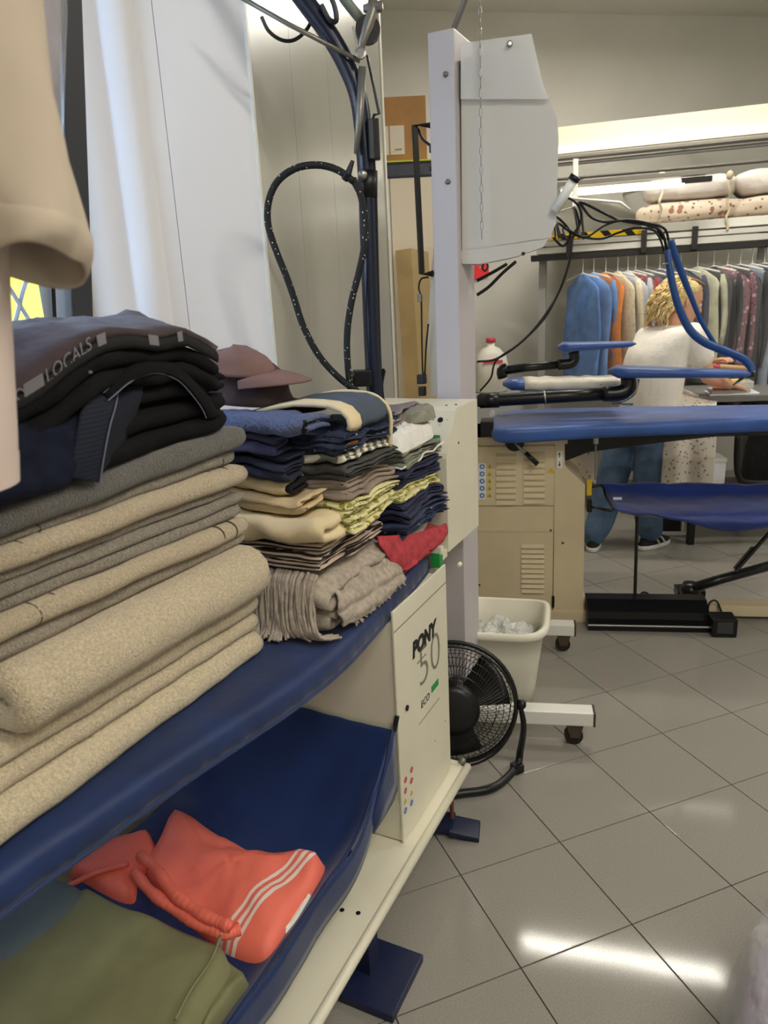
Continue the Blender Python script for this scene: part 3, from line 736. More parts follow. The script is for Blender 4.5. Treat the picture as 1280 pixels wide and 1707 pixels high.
for i in range(25):
    s = -.68 + .62 * i / 24
    e = edge(s)
    r = []
    for j in range(15):
        v = j / 14
        w = .020 - .34 * v
        z = e + (1.568 - e) * min(1, v * 2.0) ** .75 - .05 * max(0, v - .6)
        z += .010 * fbm((s, w, 2), 14., 8) * min(1, v * 5) + .006 * math.sin(s * 60 + w * 45 + 3 * fbm((s, w, 3), 6., 2)) * min(1, v * 4)
        r.append(BW(s, w, z))
    rows.append(r)
MB().grid(rows, .012).build('cloth', m_char, t, True)
MB().grid([[BW(s, .0205 + .003 * math.sin(k * 1.05), edge(s) - .017 + .0055 * k) for k in range(4)] for s in [-.68 + .62 * i / 24 for i in range(25)]], .004).build('waistband', M('black_elastic', (22, 20, 22), rough=.8), t, True)
m_let = M('grey_lettering', (122, 118, 122), rough=.8)
p0, p1 = on_w(78, 640, .0265), on_w(150, 584, .0265)
text('lettering', 'LOCALS', .027, m_let, t, p0, (p1 - p0), Z, sx=1.0)
for qa, qb in (((40, 652), (72, 632)), ((162, 569), (176, 563)), ((248, 566), (264, 568)), ((296, 562), (304, 560))):
    pa, pb = on_w(*qa, .0262), on_w(*qb, .0262)
    MB().box((pa + pb) / 2, (pb - pa) / 2, Z * .008, B1 * .0008).build('grey_patch', m_let, t)
pa = on_w(34, 658, .0262); ring(pa, B1, .006, .009).build('round_logo', m_let, t)

# ================================================================== CAPS
m_capb = M('cap_rose_brown', (124, 96, 90), rough=.85, var=.06, bump=.3, bscale=300); m_capd = M('cap_dark_brown', (72, 57, 57), rough=.85, var=.06, bump=.3, bscale=300)
m_capu = M('cap_under', (48, 38, 38), rough=.9)
def cap(name, c, d, r, h, bl, mat, label, seed, droop=.01, under=m_capu):
    d = Vector(d).normalized(); e = Z.cross(d)
    t = thing(name, c, label, 'cap', 'caps on the folded cloths')
    ringsx = []
    for i in range(12):
        f = i / 11; a_ = f * math.pi / 2
        rr = r * math.cos(a_) ** .55 if i < 11 else .002; zz = h * math.sin(a_)
        row = []
        for k in range(32):
            ph = 2 * math.pi * k / 32
            q = c + d * (rr * 1.08 * math.cos(ph)) + e * (rr * .9 * math.sin(ph)) + Z * (zz * (1 + .10 * math.cos(ph)))
            q += Z * (.016 * fbm(q, 16., seed)) * f + (q - c) * .12 * fbm(q, 20., seed + 1) * (1 if i > 0 else 0)
            row.append(q)
        ringsx.append(row)
    cr_ = MB().loft(ringsx, True).build('crown', mat, t, True)
    rows = []
    for i in range(11):
        u = i / 10
        row = []
        for j in range(17):
            v = (j / 16 - .5) * 2
            ang = v * 1.25
            rad = r * (.98 - .0 * u)
            base = c + d * (rad * 1.08 * math.cos(ang)) + e * (rad * .9 * math.sin(ang))
            ext = bl * u * (1 - abs(v) ** 2.6)
            row.append(base + d * ext + Z * (.010 - .020 * v * v - droop * u * u))
        rows.append(row)
    MB().grid(rows, .004).build('brim', mat, t, True)
    MB().lathe(c + Z * h * .98, Z, [(.007, 0), (.006, .005), (.002, .007)], 10).build('button', mat, t, True)
    for k in range(3):
        ph = 2 * math.pi * (k + .25) / 6 * 2
    return t
cap('cap', at_y(410, 668, 1.76), (1, -.12, -.12), .105, .085, .085, m_capd, 'dark brown cap with its brim pointing right, under the rose cap', 3, .012)
cap('cap', at_y(392, 622, 1.72), (1, -.15, -.10), .088, .055, .085, m_capb, 'rose-brown baseball cap lying on the dark brown cap', 6, .016)
t_ = None
# ================================================================== PILE OF FOLDED CLOTHS (fringed blanket at the bottom)
def PB(u, v, z):                               # swept across the board, folds facing the near end; the whole pile sags a little
    k = min(1., max(0., (z - .885) / .1))
    return BW(v + k * (.016 * noise.noise(V(z * 17, u * 9, 3.)) + .008 * noise.noise(V(z * 60, u * 14, 9.))),
              u + k * (.016 * noise.noise(V(z * 14, v * 11, 7.)) + .009 * noise.noise(V(z * 55, v * 16, 1.))),
              z + k * (.012 * noise.noise(V(u * 13, v * 12, z * 6)) + .006 * noise.noise(V(u * 30, v * 26, z * 14))))
G2 = 'folded cloths piled beside the towels'
c_blanket = M('blanket_wool', (172, 160, 146), rough=.95, var=.10, vscale=60, bump=.6, bscale=200, bdist=.003)
c_strip = stripes('black_beige_stripe', (34, 27, 28), (196, 176, 156), 118, (0, 0, 1), .52)
c_cream = M('cream_cotton', (226, 208, 168), rough=.9, var=.03, vscale=15, bump=.2, bscale=200)
c_cream2 = M('cream_cotton_warm', (214, 192, 152), rough=.9, var=.03, vscale=15, bump=.2, bscale=200)
c_leaf = printed('leaf_print', (222, 214, 160), [((150, 150, 50), 48., .34), ((110, 118, 40), 75., .22), ((240, 236, 205), 62., .2)])
c_denim = M('slate_blue_cotton', (62, 66, 98), rough=.9, var=.10, vscale=40, bump=.3, bscale=120)
c_navy = M('deep_navy_cotton', (36, 40, 60), rough=.9, var=.16, vscale=30, bump=.3, bscale=100)
c_waffle = M('waffle_blue', (92, 104, 138), rough=.9, var=.10, vscale=120, bump=1., bscale=150, bdist=.006)
c_slate = M('slate_grey_cotton', (78, 88, 102), rough=.9, var=.08, vscale=20, bump=.3, bscale=150)
c_char = M('dark_grey_cotton', (72, 72, 70), rough=.9, var=.10, vscale=30, bump=.3, bscale=150)
c_taupe = M('taupe_cotton', (150, 134, 120), rough=.9, var=.06, vscale=30, bump=.3, bscale=150)
c_gw = stripes('grey_white_stripe', (120, 122, 112), (228, 224, 205), 32, tuple(A1 * .9 + B1 * .4), .5)
c_plaid = printed('navy_check', (44, 52, 76), [((20, 24, 40), 55., .3), ((205, 205, 200), 42., .13)])
c_ribgrey = stripes('mauve_rib', (150, 138, 140), (110, 102, 106), 190, tuple(B1), .5)

def cloth(name, mat, w0, w1, sf, sb, z0, z1, n, label, cat, seed, group=G2, **k):
    t = thing(name, BW((sf + sb) / 2, (w0 + w1) / 2, z0), label, cat, group)
    folded('cloth', mat, PB, w0, w1, sf, sb, z0, z1, n, t, nu=26, seed=seed, **k); return t
# blanket
bl = thing('fringed_blanket', BW(.25, 0, .88), 'grey-beige woollen blanket with long tassels, bottom of the cloth pile', 'blanket')
folded('blanket_cloth', c_blanket, PB, -.18, .118, .115, .42, .884, lambda w: 1.025 - .10 * max(0, w - .06) / .06 * .3, 4, bl, nu=26, seed=51, ragged=.012, wob=.010)
rnd = random.Random(5)
for i in range(84):
    w = -.10 + .20 * i / 83 + rnd.uniform(-.003, .003)
    s0 = .088; zt = 1.032 - rnd.uniform(0, .012)
    long_ = max(0, (w - .0) / .10)
    tip_s = .045 + .06 * long_ + rnd.uniform(-.02, .012); tip_w = w + .03 * long_ + rnd.uniform(-.012, .02)
    pts = [BW(s0 + .01, w, zt), BW(s0 - .012, w + rnd.uniform(-.004, .004), zt - .02), BW(s0 - .018 + rnd.uniform(-.006, .006), w + rnd.uniform(-.006, .006), .95), BW(s0 - .03, w + (tip_w - w) * .5, .905), BW(tip_s, tip_w, .887 + rnd.uniform(0, .006))]
    MB().tube(pts, [.0042, .0042, .004, .004, .0032], 6, 4).build('tassel', c_blanket, bl, True)
for i in range(46):      # tassels of the side edge, swept along the board towards the far end
    s = .14 + .29 * i / 45
    a0 = BW(s, .115, .985 - .05 * (i / 45) + rnd.uniform(-.02, .02))
    tip = BW(s + .03 + rnd.uniform(-.03, .03), .150 + rnd.uniform(-.015, .004), .887)
    md = BW(s + rnd.uniform(-.01, .02), .134 + rnd.uniform(-.004, .004), .925 + rnd.uniform(-.01, .01))
    MB().tube([a0, md, tip], [.0035, .0034, .0028], 6, 4).build('tassel', c_blanket, bl, True)
rows = [[BW(s, w, z) for s, w, z in r] for r in (
    ((.13, .095, .995), (.20, .10, .99), (.30, .105, .98), (.42, .10, .97)), ((.13, .124, .975), (.20, .130, .965), (.30, .132, .955), (.43, .128, .945)), ((.11, .138, .95), (.21, .143, .93), (.31, .144, .92), (.44, .138, .915)), ((.12, .146, .905), (.22, .15, .895), (.32, .15, .89), (.45, .143, .889)))]
rows = smooth_rows(rows, 6, 8)
for r in rows:
    for p in r: p += B1 * (.009 * fbm(p, 26., 9) + .004 * math.sin(p.z * 210 + 40 * p.x))
MB().grid(rows, .005).build('hanging_edge', c_blanket, bl, True)
cloth('folded_throw', c_strip, -.18, .108, .105, .40, 1.029, 1.093, 6, 'black and beige striped cloth on top of the fringed blanket', 'cloth', 52, ragged=.004, wob=.004)
cloth('folded_tablecloth', c_cream, -.18, .128, .098, .17, 1.096, 1.157, 2, 'thick cream tablecloth above the striped cloth', 'tablecloth', 53, wob=.005)
cloth('folded_tablecloth', c_leaf, .00, .138, .182, .43, 1.098, 1.165, 8, 'cream tablecloth with green leaf print beside the thick cream one', 'tablecloth', 54, ragged=.010, wob=.010)
cloth('folded_tablecloth', c_cream2, -.18, .085, .100, .17, 1.160, 1.199, 4, 'warm cream cloth with two overlapping folded edges', 'cloth', 55, ragged=.016, wob=.004)
cloth('folded_cloth', c_taupe, .00, .135, .180, .43, 1.168, 1.212, 4, 'taupe cloth sagging over the leaf print tablecloth', 'cloth', 56, ragged=.010, wob=.012)
t = cloth('folded_cloth', c_cream, -.18, .040, .105, .17, 1.202, 1.236, 2, 'small cream cloth with a dark open end', 'cloth', 57, wob=.004)
folded('dark_lining', M('black_lining', (22, 22, 26), rough=.9), PB, .030, .050, .112, .165, 1.206, 1.232, 2, t, nu=6, seed=58)
cloth('folded_cloth', c_navy, -.18, .062, .105, .17, 1.239, 1.262, 2, 'thin dark navy cloth above the small cream cloth', 'cloth', 59, wob=.010, ragged=.02)
cloth('folded_napkin', c_char, -.02, .142, .178, .45, 1.214, 1.252, 4, 'dark grey cloth in loose layers above the taupe cloth', 'cloth', 60, ragged=.012, wob=.012)
cloth('folded_napkin', c_gw, .03, .140, .190, .44, 1.254, 1.275, 2, 'grey and white striped cloth lying on dark grey layers', 'cloth', 61, ragged=.012, wob=.010)
cloth('folded_trousers', c_denim, -.18, .020, .100, .16, 1.290, 1.328, 4, 'slate blue trousers with rounded folds under the pale waffle cloth', 'trousers', 62, ragged=.008, wob=.005)
cloth('folded_trousers', c_navy, -.18, .050, .102, .168, 1.262, 1.291, 4, 'navy trousers pressed under the slate blue pair', 'trousers', 63, ragged=.016, wob=.012)
cloth('folded_shirt', c_plaid, -.02, .140, .180, .44, 1.277, 1.318, 8, 'navy checked shirt crumpled in many folds', 'shirt', 64, ragged=.012, wob=.014)
t = cloth('waffle_towel', c_waffle, -.18, .098, .095, .20, 1.331, 1.366, 2, 'pale blue waffle cloth at the top front of the cloth pile', 'cloth', 65, wob=.004)
for k in range(3): MB().tube([BW(.094 + .004 * math.cos(q), .097 + .003 * k, 1.348 + .014 * math.sin(q)) for q in [x * .5 for x in range(13)]], .0018, 5).build('dark_edge', m_black, t)
t = thing('folded_shirt', BW(.3, .05, 1.32), 'slate grey cloth with a broad cream band, top of the cloth pile', 'shirt', G2)
def gb(s0, s1, mat, nm):
    rows = []
    for i in range(9):
        s = s0 + (s1 - s0) * i / 8
        rows.append([BW(s, w, z + .004 * fbm((s, w, z), 20., 4)) for w, z in ((-.12, 1.355), (-.06, 1.372), (0., 1.380), (.05, 1.381), (.09, 1.378), (.12, 1.368), (.138, 1.350), (.142, 1.330), (.138, 1.318))])
    MB().grid([r[::-1] for r in rows], -.01).build(nm, mat, t, True)
gb(.215, .265, c_cream, 'cream_band'); gb(.265, .40, c_slate, 'body_cloth')
MB().tube([BW(.40, w, z) for w, z in ((-.12, 1.352), (0., 1.378), (.09, 1.376), (.13, 1.357), (.146, 1.33), (.146, 1.29), (.142, 1.25))], .005, 6, 4).build('pale_hem', c_cream, t, True)
cloth('folded_cloth', M('orange_print', (186, 128, 60), rough=.9, var=.1, vscale=60), .10, .136, .20, .25, 1.277, 1.296, 2, 'small orange patterned cloth poking out of the pile', 'cloth', 66, ragged=.004)

# ================================================================== THIRD PILE, AT THE FAR END OF THE BOARD
G3 = 'clothes piled at the far end of the board'
c_red = M('red_cotton', (178, 62, 70), rough=.9, var=.12, vscale=40, bump=.5, bscale=80, bdist=.004)
c_grey2 = M('pale_grey_cotton', (186, 182, 172), rough=.9, var=.04, vscale=20, bump=.3, bscale=120)
c_teal = printed('navy_teal_check', (48, 58, 88), [((190, 205, 200), 38., .14), ((28, 72, 86), 50., .24)])
c_nv3 = M('ink_navy_cotton', (44, 46, 72), rough=.9, var=.16, vscale=40, bump=.4, bscale=90, bdist=.004)
c_sage = M('sage_grey_cotton', (128, 130, 116), rough=.9, var=.05, vscale=20, bump=.3, bscale=120)
c_white = M('white_cotton', (236, 234, 226), rough=.9, var=.03, vscale=30, bump=.8, bscale=70, bdist=.006)
t = cloth('folded_cloth', c_red, -.01, .122, .475, .77, .884, .945, 6, 'red cloth hanging over the board edge, lowest at the far end', 'cloth', 71, G3, ragged=.008, wob=.014)
rows = [[on_w(x, y, w) for x, y, w in r] for r in (
    ((628, 895, .10), (655, 893, .11), (690, 890, .115), (722, 880, .12), (746, 872, .12)), ((634, 912, .118), (660, 914, .124), (692, 906, .128), (722, 893, .128), (746, 883, .128)),
    ((648, 932, .124), (668, 934, .132), (696, 924, .134), (722, 906, .134), (742, 894, .132)), ((660, 948, .126), (674, 951, .132), (694, 938, .134), (716, 918, .134), (738, 902, .132)))]
rows = smooth_rows(rows, 7, 7)
for r in rows:
    for p in r: p += B1 * .005 * fbm(p, 45., 2)
MB().grid(rows, .004).build('hanging_fold', c_red, t, True)
cloth('folded_cloth', c_grey2, -.01, .105, .470, .72, .948, .985, 2, 'pale grey cloth with a piped end above the red cloth', 'cloth', 72, G3, wob=.006)
cloth('folded_shirt', c_teal, -.01, .132, .480, .77, .986, 1.03, 8, 'navy and teal checked shirt with pale stripes', 'shirt', 73, G3, ragged=.014, wob=.016)
cloth('folded_shirt', c_nv3, -.01, .128, .475, .77, 1.032, 1.075, 6, 'ink navy shirt crumpled under the leaf print cloth', 'shirt', 74, G3, ragged=.012, wob=.016)
cloth('folded_cloth', c_leaf, -.01, .120, .480, .75, 1.077, 1.112, 6, 'olive leaf print cloth in the far pile', 'cloth', 75, G3, ragged=.012, wob=.012)
cloth('folded_trousers', c_nv3, -.01, .126, .480, .77, 1.114, 1.168, 6, 'ink navy trousers below the sage shirt', 'trousers', 76, G3, ragged=.012, wob=.016)
t = cloth('folded_shirt', c_sage, -.01, .128, .482, .76, 1.171, 1.212, 6, 'sage grey shirt with white piping under the white cloth', 'shirt', 77, G3, ragged=.010, wob=.012)
MB().tube([BW(.478 + .28 * i / 16, .136 + .003 * math.sin(i * 1.3), 1.178 + .004 * math.sin(i * .9) + .012 * i / 16) for i in range(17)], .0025, 6, 3).build('white_piping', c_white, t, True)
MB().tube([BW(.474, .136 - .13 * i / 8, 1.178 + .003 * math.sin(i)) for i in range(9)], .0025, 6, 3).build('white_piping', c_white, t, True)
t = thing('ruffled_cloth', BW(.6, .05, 1.214), 'bright white ruffled cloth near the top of the far pile', 'cloth', G3)
patch('cloth', c_white, [BW(.47, .0, 0), BW(.475, .07, 0), BW(.485, .125, 0), BW(.60, .13, 0), (BW(.74, .115, 0)), BW(.76, .05, 0), BW(.7, -.005, 0), BW(.6, -.01, 0)], 1.214, .055, t, seed=12, rings=14, p=4., wr=.012, wsc=45., k=8)
t = thing('knitted_top', BW(.63, .03, 1.27), 'mauve-grey ribbed knit lying on the white ruffled cloth', 'top', G3)
folded('cloth', c_ribgrey, PB, -.008, .07, .535, .72, 1.268, 1.306, 4, t, nu=20, seed=78, ragged=.01, wob=.010)
patch('bunched_end', M('grey_green_knit', (140, 138, 122), rough=.95, var=.1, vscale=60, bump=.6, bscale=90, bdist=.005), [BW(.62, .065, 0), BW(.64, .12, 0), BW(.72, .13, 0), BW(.77, .10, 0), BW(.75, .065, 0)], 1.268, .035, t, seed=13, rings=8, wr=.008, wsc=50.)

# ================================================================== CLOTHES IN THE CATCH CLOTH
G4 = 'clothes lying in the catch cloth'
def intervals(name, base, other, vec, ivs, **k):
    m = M(name, base, **k); nt = m.node_tree; b = nt.nodes['Principled BSDF']
    tc = nt.nodes.new('ShaderNodeTexCoord'); d = nt.nodes.new('ShaderNodeVectorMath'); d.operation = 'DOT_PRODUCT'; d.inputs[1].default_value = vec
    nt.links.new(tc.outputs['Object'], d.inputs[0]); acc = None
    for c, hw in ivs:
        cmp_ = nt.nodes.new('ShaderNodeMath'); cmp_.operation = 'COMPARE'; cmp_.inputs[1].default_value = c; cmp_.inputs[2].default_value = hw
        nt.links.new(d.outputs['Value'], cmp_.inputs[0])
        if acc is None: acc = cmp_.outputs[0]
        else:
            ad = nt.nodes.new('ShaderNodeMath'); ad.operation = 'MAXIMUM'; nt.links.new(acc, ad.inputs[0]); nt.links.new(cmp_.outputs[0], ad.inputs[1]); acc = ad.outputs[0]
    mx = nt.nodes.new('ShaderNodeMix'); mx.data_type = 'RGBA'; mx.inputs[6].default_value = rgb(base); mx.inputs[7].default_value = rgb(other)
    nt.links.new(acc, mx.inputs[0]); nt.links.new(mx.outputs[2], b.inputs['Base Color']); return m
def fz(px, py, z=.40): return at_z(px, py, z)
def base_c(q):
    s, w, _ = swz(q); return cz(s, max(-.34, min(.15, w))) + .004
sv = (fz(385, 1545) - fz(520, 1412)).normalized(); sperp = V(-sv.y, sv.x, 0); sperp = sperp if sperp.dot(B1) > 0 else -sperp
c0 = fz(505, 1408).dot(sperp)
m_coral = intervals('coral_nylon', (246, 122, 102), (246, 226, 218), tuple(sperp), [(c0 + .010, .0045), (c0 + .026, .0045), (c0 - .008, .004)], rough=.55, bump=.35, bscale=22, bdist=.006)
m_coral2 = M('coral_nylon_plain', (244, 118, 98), rough=.55, bump=.3, bscale=30, bdist=.005)
t = thing('swim_shorts', fz(400, 1460), 'coral swimming shorts with white side stripes in the catch cloth', 'shorts', G4)
patch('cloth', m_coral, [fz(x, y) for x, y in ((285, 1350), (320, 1352), (370, 1372), (430, 1396), (490, 1400), (536, 1406), (530, 1440), (490, 1500), (448, 1560), (405, 1560), (345, 1530), (290, 1480), (238, 1432), (262, 1385))], base_c, .055, t, seed=21, rings=12, p=3.2, wr=.010, wsc=14., dirw=(20., 30., 1.))
wb = sp_pts([fz(x, y, .432) for x, y in ((234, 1425), (262, 1452), (290, 1490), (330, 1520), (372, 1540), (385, 1545))], 20)
rr_ = [.0120 + .0005 * math.sin(i * 1.5) + .0012 * math.sin(i * .31) for i in range(len(wb))]
wbo = MB().tube(wb, rr_, 10).build('elastic_waistband', m_coral2, t, True)
wb2 = sp_pts([fz(x, y, .415) for x, y in ((225, 1455), (250, 1485), (290, 1515), (340, 1545), (378, 1556), (400, 1548))], 20)
MB().tube(wb2, [.0120 + .0005 * math.sin(i * 1.5) + .0012 * math.sin(i * .27) for i in range(len(wb2))], 10).build('elastic_waistband', m_coral2, t, True)
patch('leg', m_coral2, [fz(x, y, .385) for x, y in ((250, 1390), (262, 1420), (230, 1455), (215, 1490), (140, 1480), (120, 1470), (190, 1420))], base_c, .032, t, seed=23, rings=8, wr=.008, wsc=14.)
MB().tube([fz(x, y, .42) for x, y in ((215, 1440), (160, 1455), (90, 1490), (20, 1530), (-40, 1560))], .006, 8, 5).build('drawstring', m_coral2, t, True)
t = thing('white_cloth', fz(500, 1490, .37), 'white cloth edge showing under the coral shorts', 'cloth', G4)
patch('cloth', c_white, [fz(x, y, .375) for x, y in ((500, 1440), (534, 1420), (530, 1450), (495, 1520), (455, 1560), (430, 1560), (460, 1510))], base_c, .018, t, seed=24, rings=6)
m_olive = M('olive_cotton', (124, 124, 90), rough=.9, var=.06, vscale=8, bump=.3, bscale=30, bdist=.004)
t = thing('folded_shirt', fz(180, 1620), 'olive green cotton shirt folded in front of the coral shorts', 'shirt', G4)
ol_ = [(142, 1478), (250, 1508), (330, 1540), (378, 1560), (384, 1592), (352, 1640), (318, 1700), (280, 1790), (100, 1850), (-120, 1760), (-60, 1620), (30, 1540)]
patch('cloth', m_olive, [fz(x, y, .43) for x, y in ol_], base_c, .085, t, seed=25, rings=14, p=6., wr=.006, wsc=9.)
patch('sleeve_end', m_olive, [fz(x, y, .40) for x, y in ((375, 1565), (410, 1603), (385, 1640), (345, 1690), (320, 1720), (330, 1650))], base_c, .045, t, seed=26, rings=8, wr=.006)
MB().tube([fz(x, y, .455) for x, y in ((368, 1560), (352, 1600), (318, 1650), (292, 1700))], .003, 6, 5).build('placket_seam', m_olive, t, True)
t = thing('folded_shirt', fz(90, 1500, .42), 'grey-blue shirt showing behind the olive shirt', 'shirt', G4)
patch('cloth', M('grey_blue_cotton', (104, 116, 120), rough=.9, var=.05), [fz(x, y, .42) for x, y in ((135, 1488), (150, 1500), (120, 1560), (40, 1620), (-80, 1680), (-100, 1600), (20, 1520), (90, 1490))], base_c, .09, t, seed=27, rings=8, p=4., wr=.005)
t = thing('folded_cloth', fz(10, 1545, .42), 'tan cloth at the left edge beside the grey-blue shirt', 'cloth', G4)
patch('cloth', M('tan_cotton', (176, 140, 116), rough=.9, var=.05), [fz(x, y, .40) for x, y in ((80, 1480), (60, 1520), (0, 1570), (-120, 1620), (-140, 1560), (0, 1500))], base_c, .075, t, seed=28, rings=8, p=4., wr=.005)
t = thing('white_cloth', fz(350, 1690, .36), 'white cloth corner under the olive shirt', 'cloth', G4)
patch('cloth', c_white, [fz(x, y, .37) for x, y in ((372, 1648), (366, 1690), (330, 1740), (270, 1760), (300, 1690), (340, 1655))], base_c, .016, t, seed=29, rings=6)

# ================================================================== T-SHIRT HANGING CLOSE BY, SEEN FROM THE SIDE
m_tee = M('beige_jersey', (186, 172, 154), rough=.9, var=.04, vscale=5, bump=.15, bscale=500); m_tee2 = M('pale_jersey', (216, 198, 188), rough=.9, var=.03, vscale=5)
t = thing('t_shirt', at_y(-60, 300, .76), 'beige t-shirt hanging at the left edge close to the camera', 't-shirt')
def ty(px, py, dy=0.): return at_y(px, py, .76 + dy)
rows = []
SL = [  # centre px, half width px (toward right), depth half
    (-110, -260, 80), (-75, -150, 85), (-48, -30, 86), (-20, 100, 86), (5, 200, 83), (32, 300, 80), (57, 370, 74), (69, 405, 70), (70, 434, 64)]
ringsx = []
for i, (cx, cy, hw) in enumerate(SL):
    c = ty(cx, cy); hwm = hw * .76 / FPX
    row = []
    for k in range(36):
        ph = 2 * math.pi * k / 36
        wob_ = 1 + .05 * math.sin(3 * ph + i * .6) + .04 * fbm((math.cos(ph), math.sin(ph), i * .4), 1.2, 3)
        row.append(c + V(hwm * math.cos(ph) * wob_, .055 * math.sin(ph) * wob_, 0) + Z * (-.004 * math.cos(ph) * (i > 5) - .020 * math.sin(ph) * max(0, i - 4) / 4 - .006 * (i > 6) * (1 - math.cos(ph))) + V(.004 * math.sin(2.5 * ph + i * 1.1), 0, 0))
    ringsx.append(row)
def refine(rings, k):
    n = len(rings[0]); cols = [sp_pts([r[j] for r in rings], k) for j in range(n)]
    return [[c[i] for c in cols] for i in range(len(cols[0]))]
rg = refine(ringsx, 4)
inner = [[p + (sum(r, Vector()) / len(r) - p) * .07 for p in r] for r in rg]
MB().loft(rg + inner[::-1], False).build('sleeve', m_tee, t, True)
cuff = [[(sum(rg[-9 + i], Vector()) / 36) + (p - sum(rg[-9 + i], Vector()) / 36) * (1.03 if 0 < i < 8 else 1.005) for p in rg[-9 + i]] for i in range(9)]
MB().loft(cuff, False).build('cuff', m_tee, t, True)
rb = []
for i, (cx, cy, hw) in enumerate([(-95, -100, 84), (-95, 60, 84), (-95, 250, 84), (-95, 440, 85), (-93, 600, 94), (-92, 730, 104), (-92, 818, 110)]):
    c = ty(cx, cy, -.02); hwm = hw * .74 / FPX
    rb.append([c + V(hwm * math.cos(2 * math.pi * k / 36), .08 * math.sin(2 * math.pi * k / 36), 0) * (1 + .02 * math.sin(5 * 2 * math.pi * k / 36)) for k in range(36)])
rb = refine(rb, 5)
inner = [[p + (sum(r, Vector()) / len(r) - p) * .05 for p in r] for r in rb]
MB().loft(rb + inner[::-1], False).build('body', m_tee2, t, True)
MB().loft([[(sum(r, Vector()) / 36) + (p - sum(r, Vector()) / 36) * 1.012 for p in r] for r in rb[-4:]], False).build('hem', m_tee2, t, True)
hk = at_y(-95, -420, .74)
MB().tube([hk + V(0, .12, -.08), hk, hk + V(0, -.12, -.08)], .006, 8).build('hanger', m_black, t)
MB().tube([hk, hk + V(0, 0, .07), hk + V(0, .03, .10), hk + V(0, .05, .07)], .003, 8, 4).build('hanger_hook', m_steel, t)
t = thing('plastic_wrapped_garment', at_y(60, 100, 1.05), 'mauve garment in clear plastic hanging behind the beige t-shirt', 'garment')
rb = []
for i, (cx, cy, hw) in enumerate([(-20, -260, 40), (10, -100, 60), (20, 0, 66), (28, 100, 62), (36, 220, 54), (40, 330, 46)]):
    c = at_y(cx, cy, 1.08); hwm = hw * 1.08 / FPX
    rb.append([c + V(hwm * math.cos(2 * math.pi * k / 24), .05 * math.sin(2 * math.pi * k / 24), 0) * (1 + .05 * math.sin(4 * 2 * math.pi * k / 24 + i)) for k in range(24)])
rb = refine(rb, 4)
MB().loft(rb, True).build('cloth', M('mauve_cloth', (142, 132, 140), rough=.8, var=.1, vscale=20), t, True)
m_film = M('clear_film', (240, 242, 246), rough=.12, alpha=.22, spec=.8)
MB().loft([[(sum(r, Vector()) / 24) + (p - sum(r, Vector()) / 24) * (1.10 + .05 * math.sin(k * 2.3)) for k, p in enumerate(r)] for r in rb], False).build('plastic_cover', m_film, t, True)
# rail that carries them
rl = thing('garment_rail', V(-.42, .2, 0), 'steel rail carrying the t-shirt near the camera', 'rail')
MB().tube([V(-.455, -.45, hk.z + .10), V(-.455, 1.15, hk.z + .10)], .014, 12).build('rail_bar', m_steel, rl, True)
for y in (-.40, 1.10): MB().tube([V(-.455, y, hk.z + .11), V(-.455, y, CEIL)], .006, 8).build('rail_hanger', m_steel, rl)
# ================================================================== FINISHING MACHINE ON CASTERS BEHIND THE TABLE
m_lilac = M('pale_grey_enamel', (194, 188, 192), rough=.42); m_hood = M('hood_white', (198, 195, 190), rough=.45)
m_alu = M('white_beam', (232, 231, 224), rough=.35); m_rubber = M('dark_rubber', (34, 30, 28), rough=.7); m_brown = M('caster_steel', (92, 76, 62), rough=.5, metal=.4)
FM = thing('finishing_machine', V(.27, 2.45, 0), 'white finishing machine on casters with tall post and broad hood', 'finishing machine')
PS0, PS1, PW0, PW1 = 1.13, 1.285, -.026, .056
BB(PS0, PS1, PW0, PW1, .10, 2.33, .004).build('post', m_lilac, FM)
for px, py in ((747, 303), (743, 124)): MB().lathe(on_s(px, py, PS0 - .0005), -A1, [(.008, 0), (.008, .004), (.004, .007)], 10).build('post_bolt', m_greymetal, FM, True)
# legs with casters
for (x0, y0, x1, y1, cs) in ((.20, 2.425, .715, 2.335, ((.65, 2.345), (.26, 2.41))), (.36, 3.155, .838, 3.06, ((.79, 3.07), (.42, 3.14)))):
    a_, b_ = V(x0, y0, .112), V(x1, y1, .112); d = (b_ - a_).normalized(); w = Z.cross(d)
    lg = MB().box((a_ + b_) / 2, d * ((b_ - a_).length / 2), w * .032, Z * .026, .005).build('base_leg', m_alu, FM)
    MB().box(b_ + d * .003, d * .004, w * .033, Z * .027, .002).build('end_plug', M('brown_plug', (70, 56, 46), rough=.6), lg)
    for cx, cy in cs:
        q = V(cx, cy, 0)
        c_ = MB().lathe(q + w * .0 + Z * .033 - w * .014, w, [(.033, 0), (.033, .026)], 18).build('caster_wheel', m_rubber, lg)
        MB().prism([q - d * .03 + Z * .086 - w * .02, q + d * .034 + Z * .086 - w * .02, q + d * .02 + Z * .03 - w * .02, q - d * .012 + Z * .03 - w * .02], w * .004).build('caster_fork', m_brown, lg)
        MB().prism([q - d * .03 + Z * .086 + w * .016, q + d * .034 + Z * .086 + w * .016, q + d * .02 + Z * .03 + w * .016, q - d * .012 + Z * .03 + w * .016], w * .004).build('caster_fork', m_brown, lg)
        MB().box(q + Z * .085, d * .032, w * .022, Z * .003).build('caster_plate', m_brown, lg)
MB().box(V(.29, 2.78, .112), V(.08, .36, 0), V(.03, -.007, 0), Z * .026, .004).build('base_crossbar', m_alu, FM)
MB().box(V(.255, 2.45, .12), A1 * .09, B1 * .06, Z * .03, .004).build('post_foot', m_alu, FM)
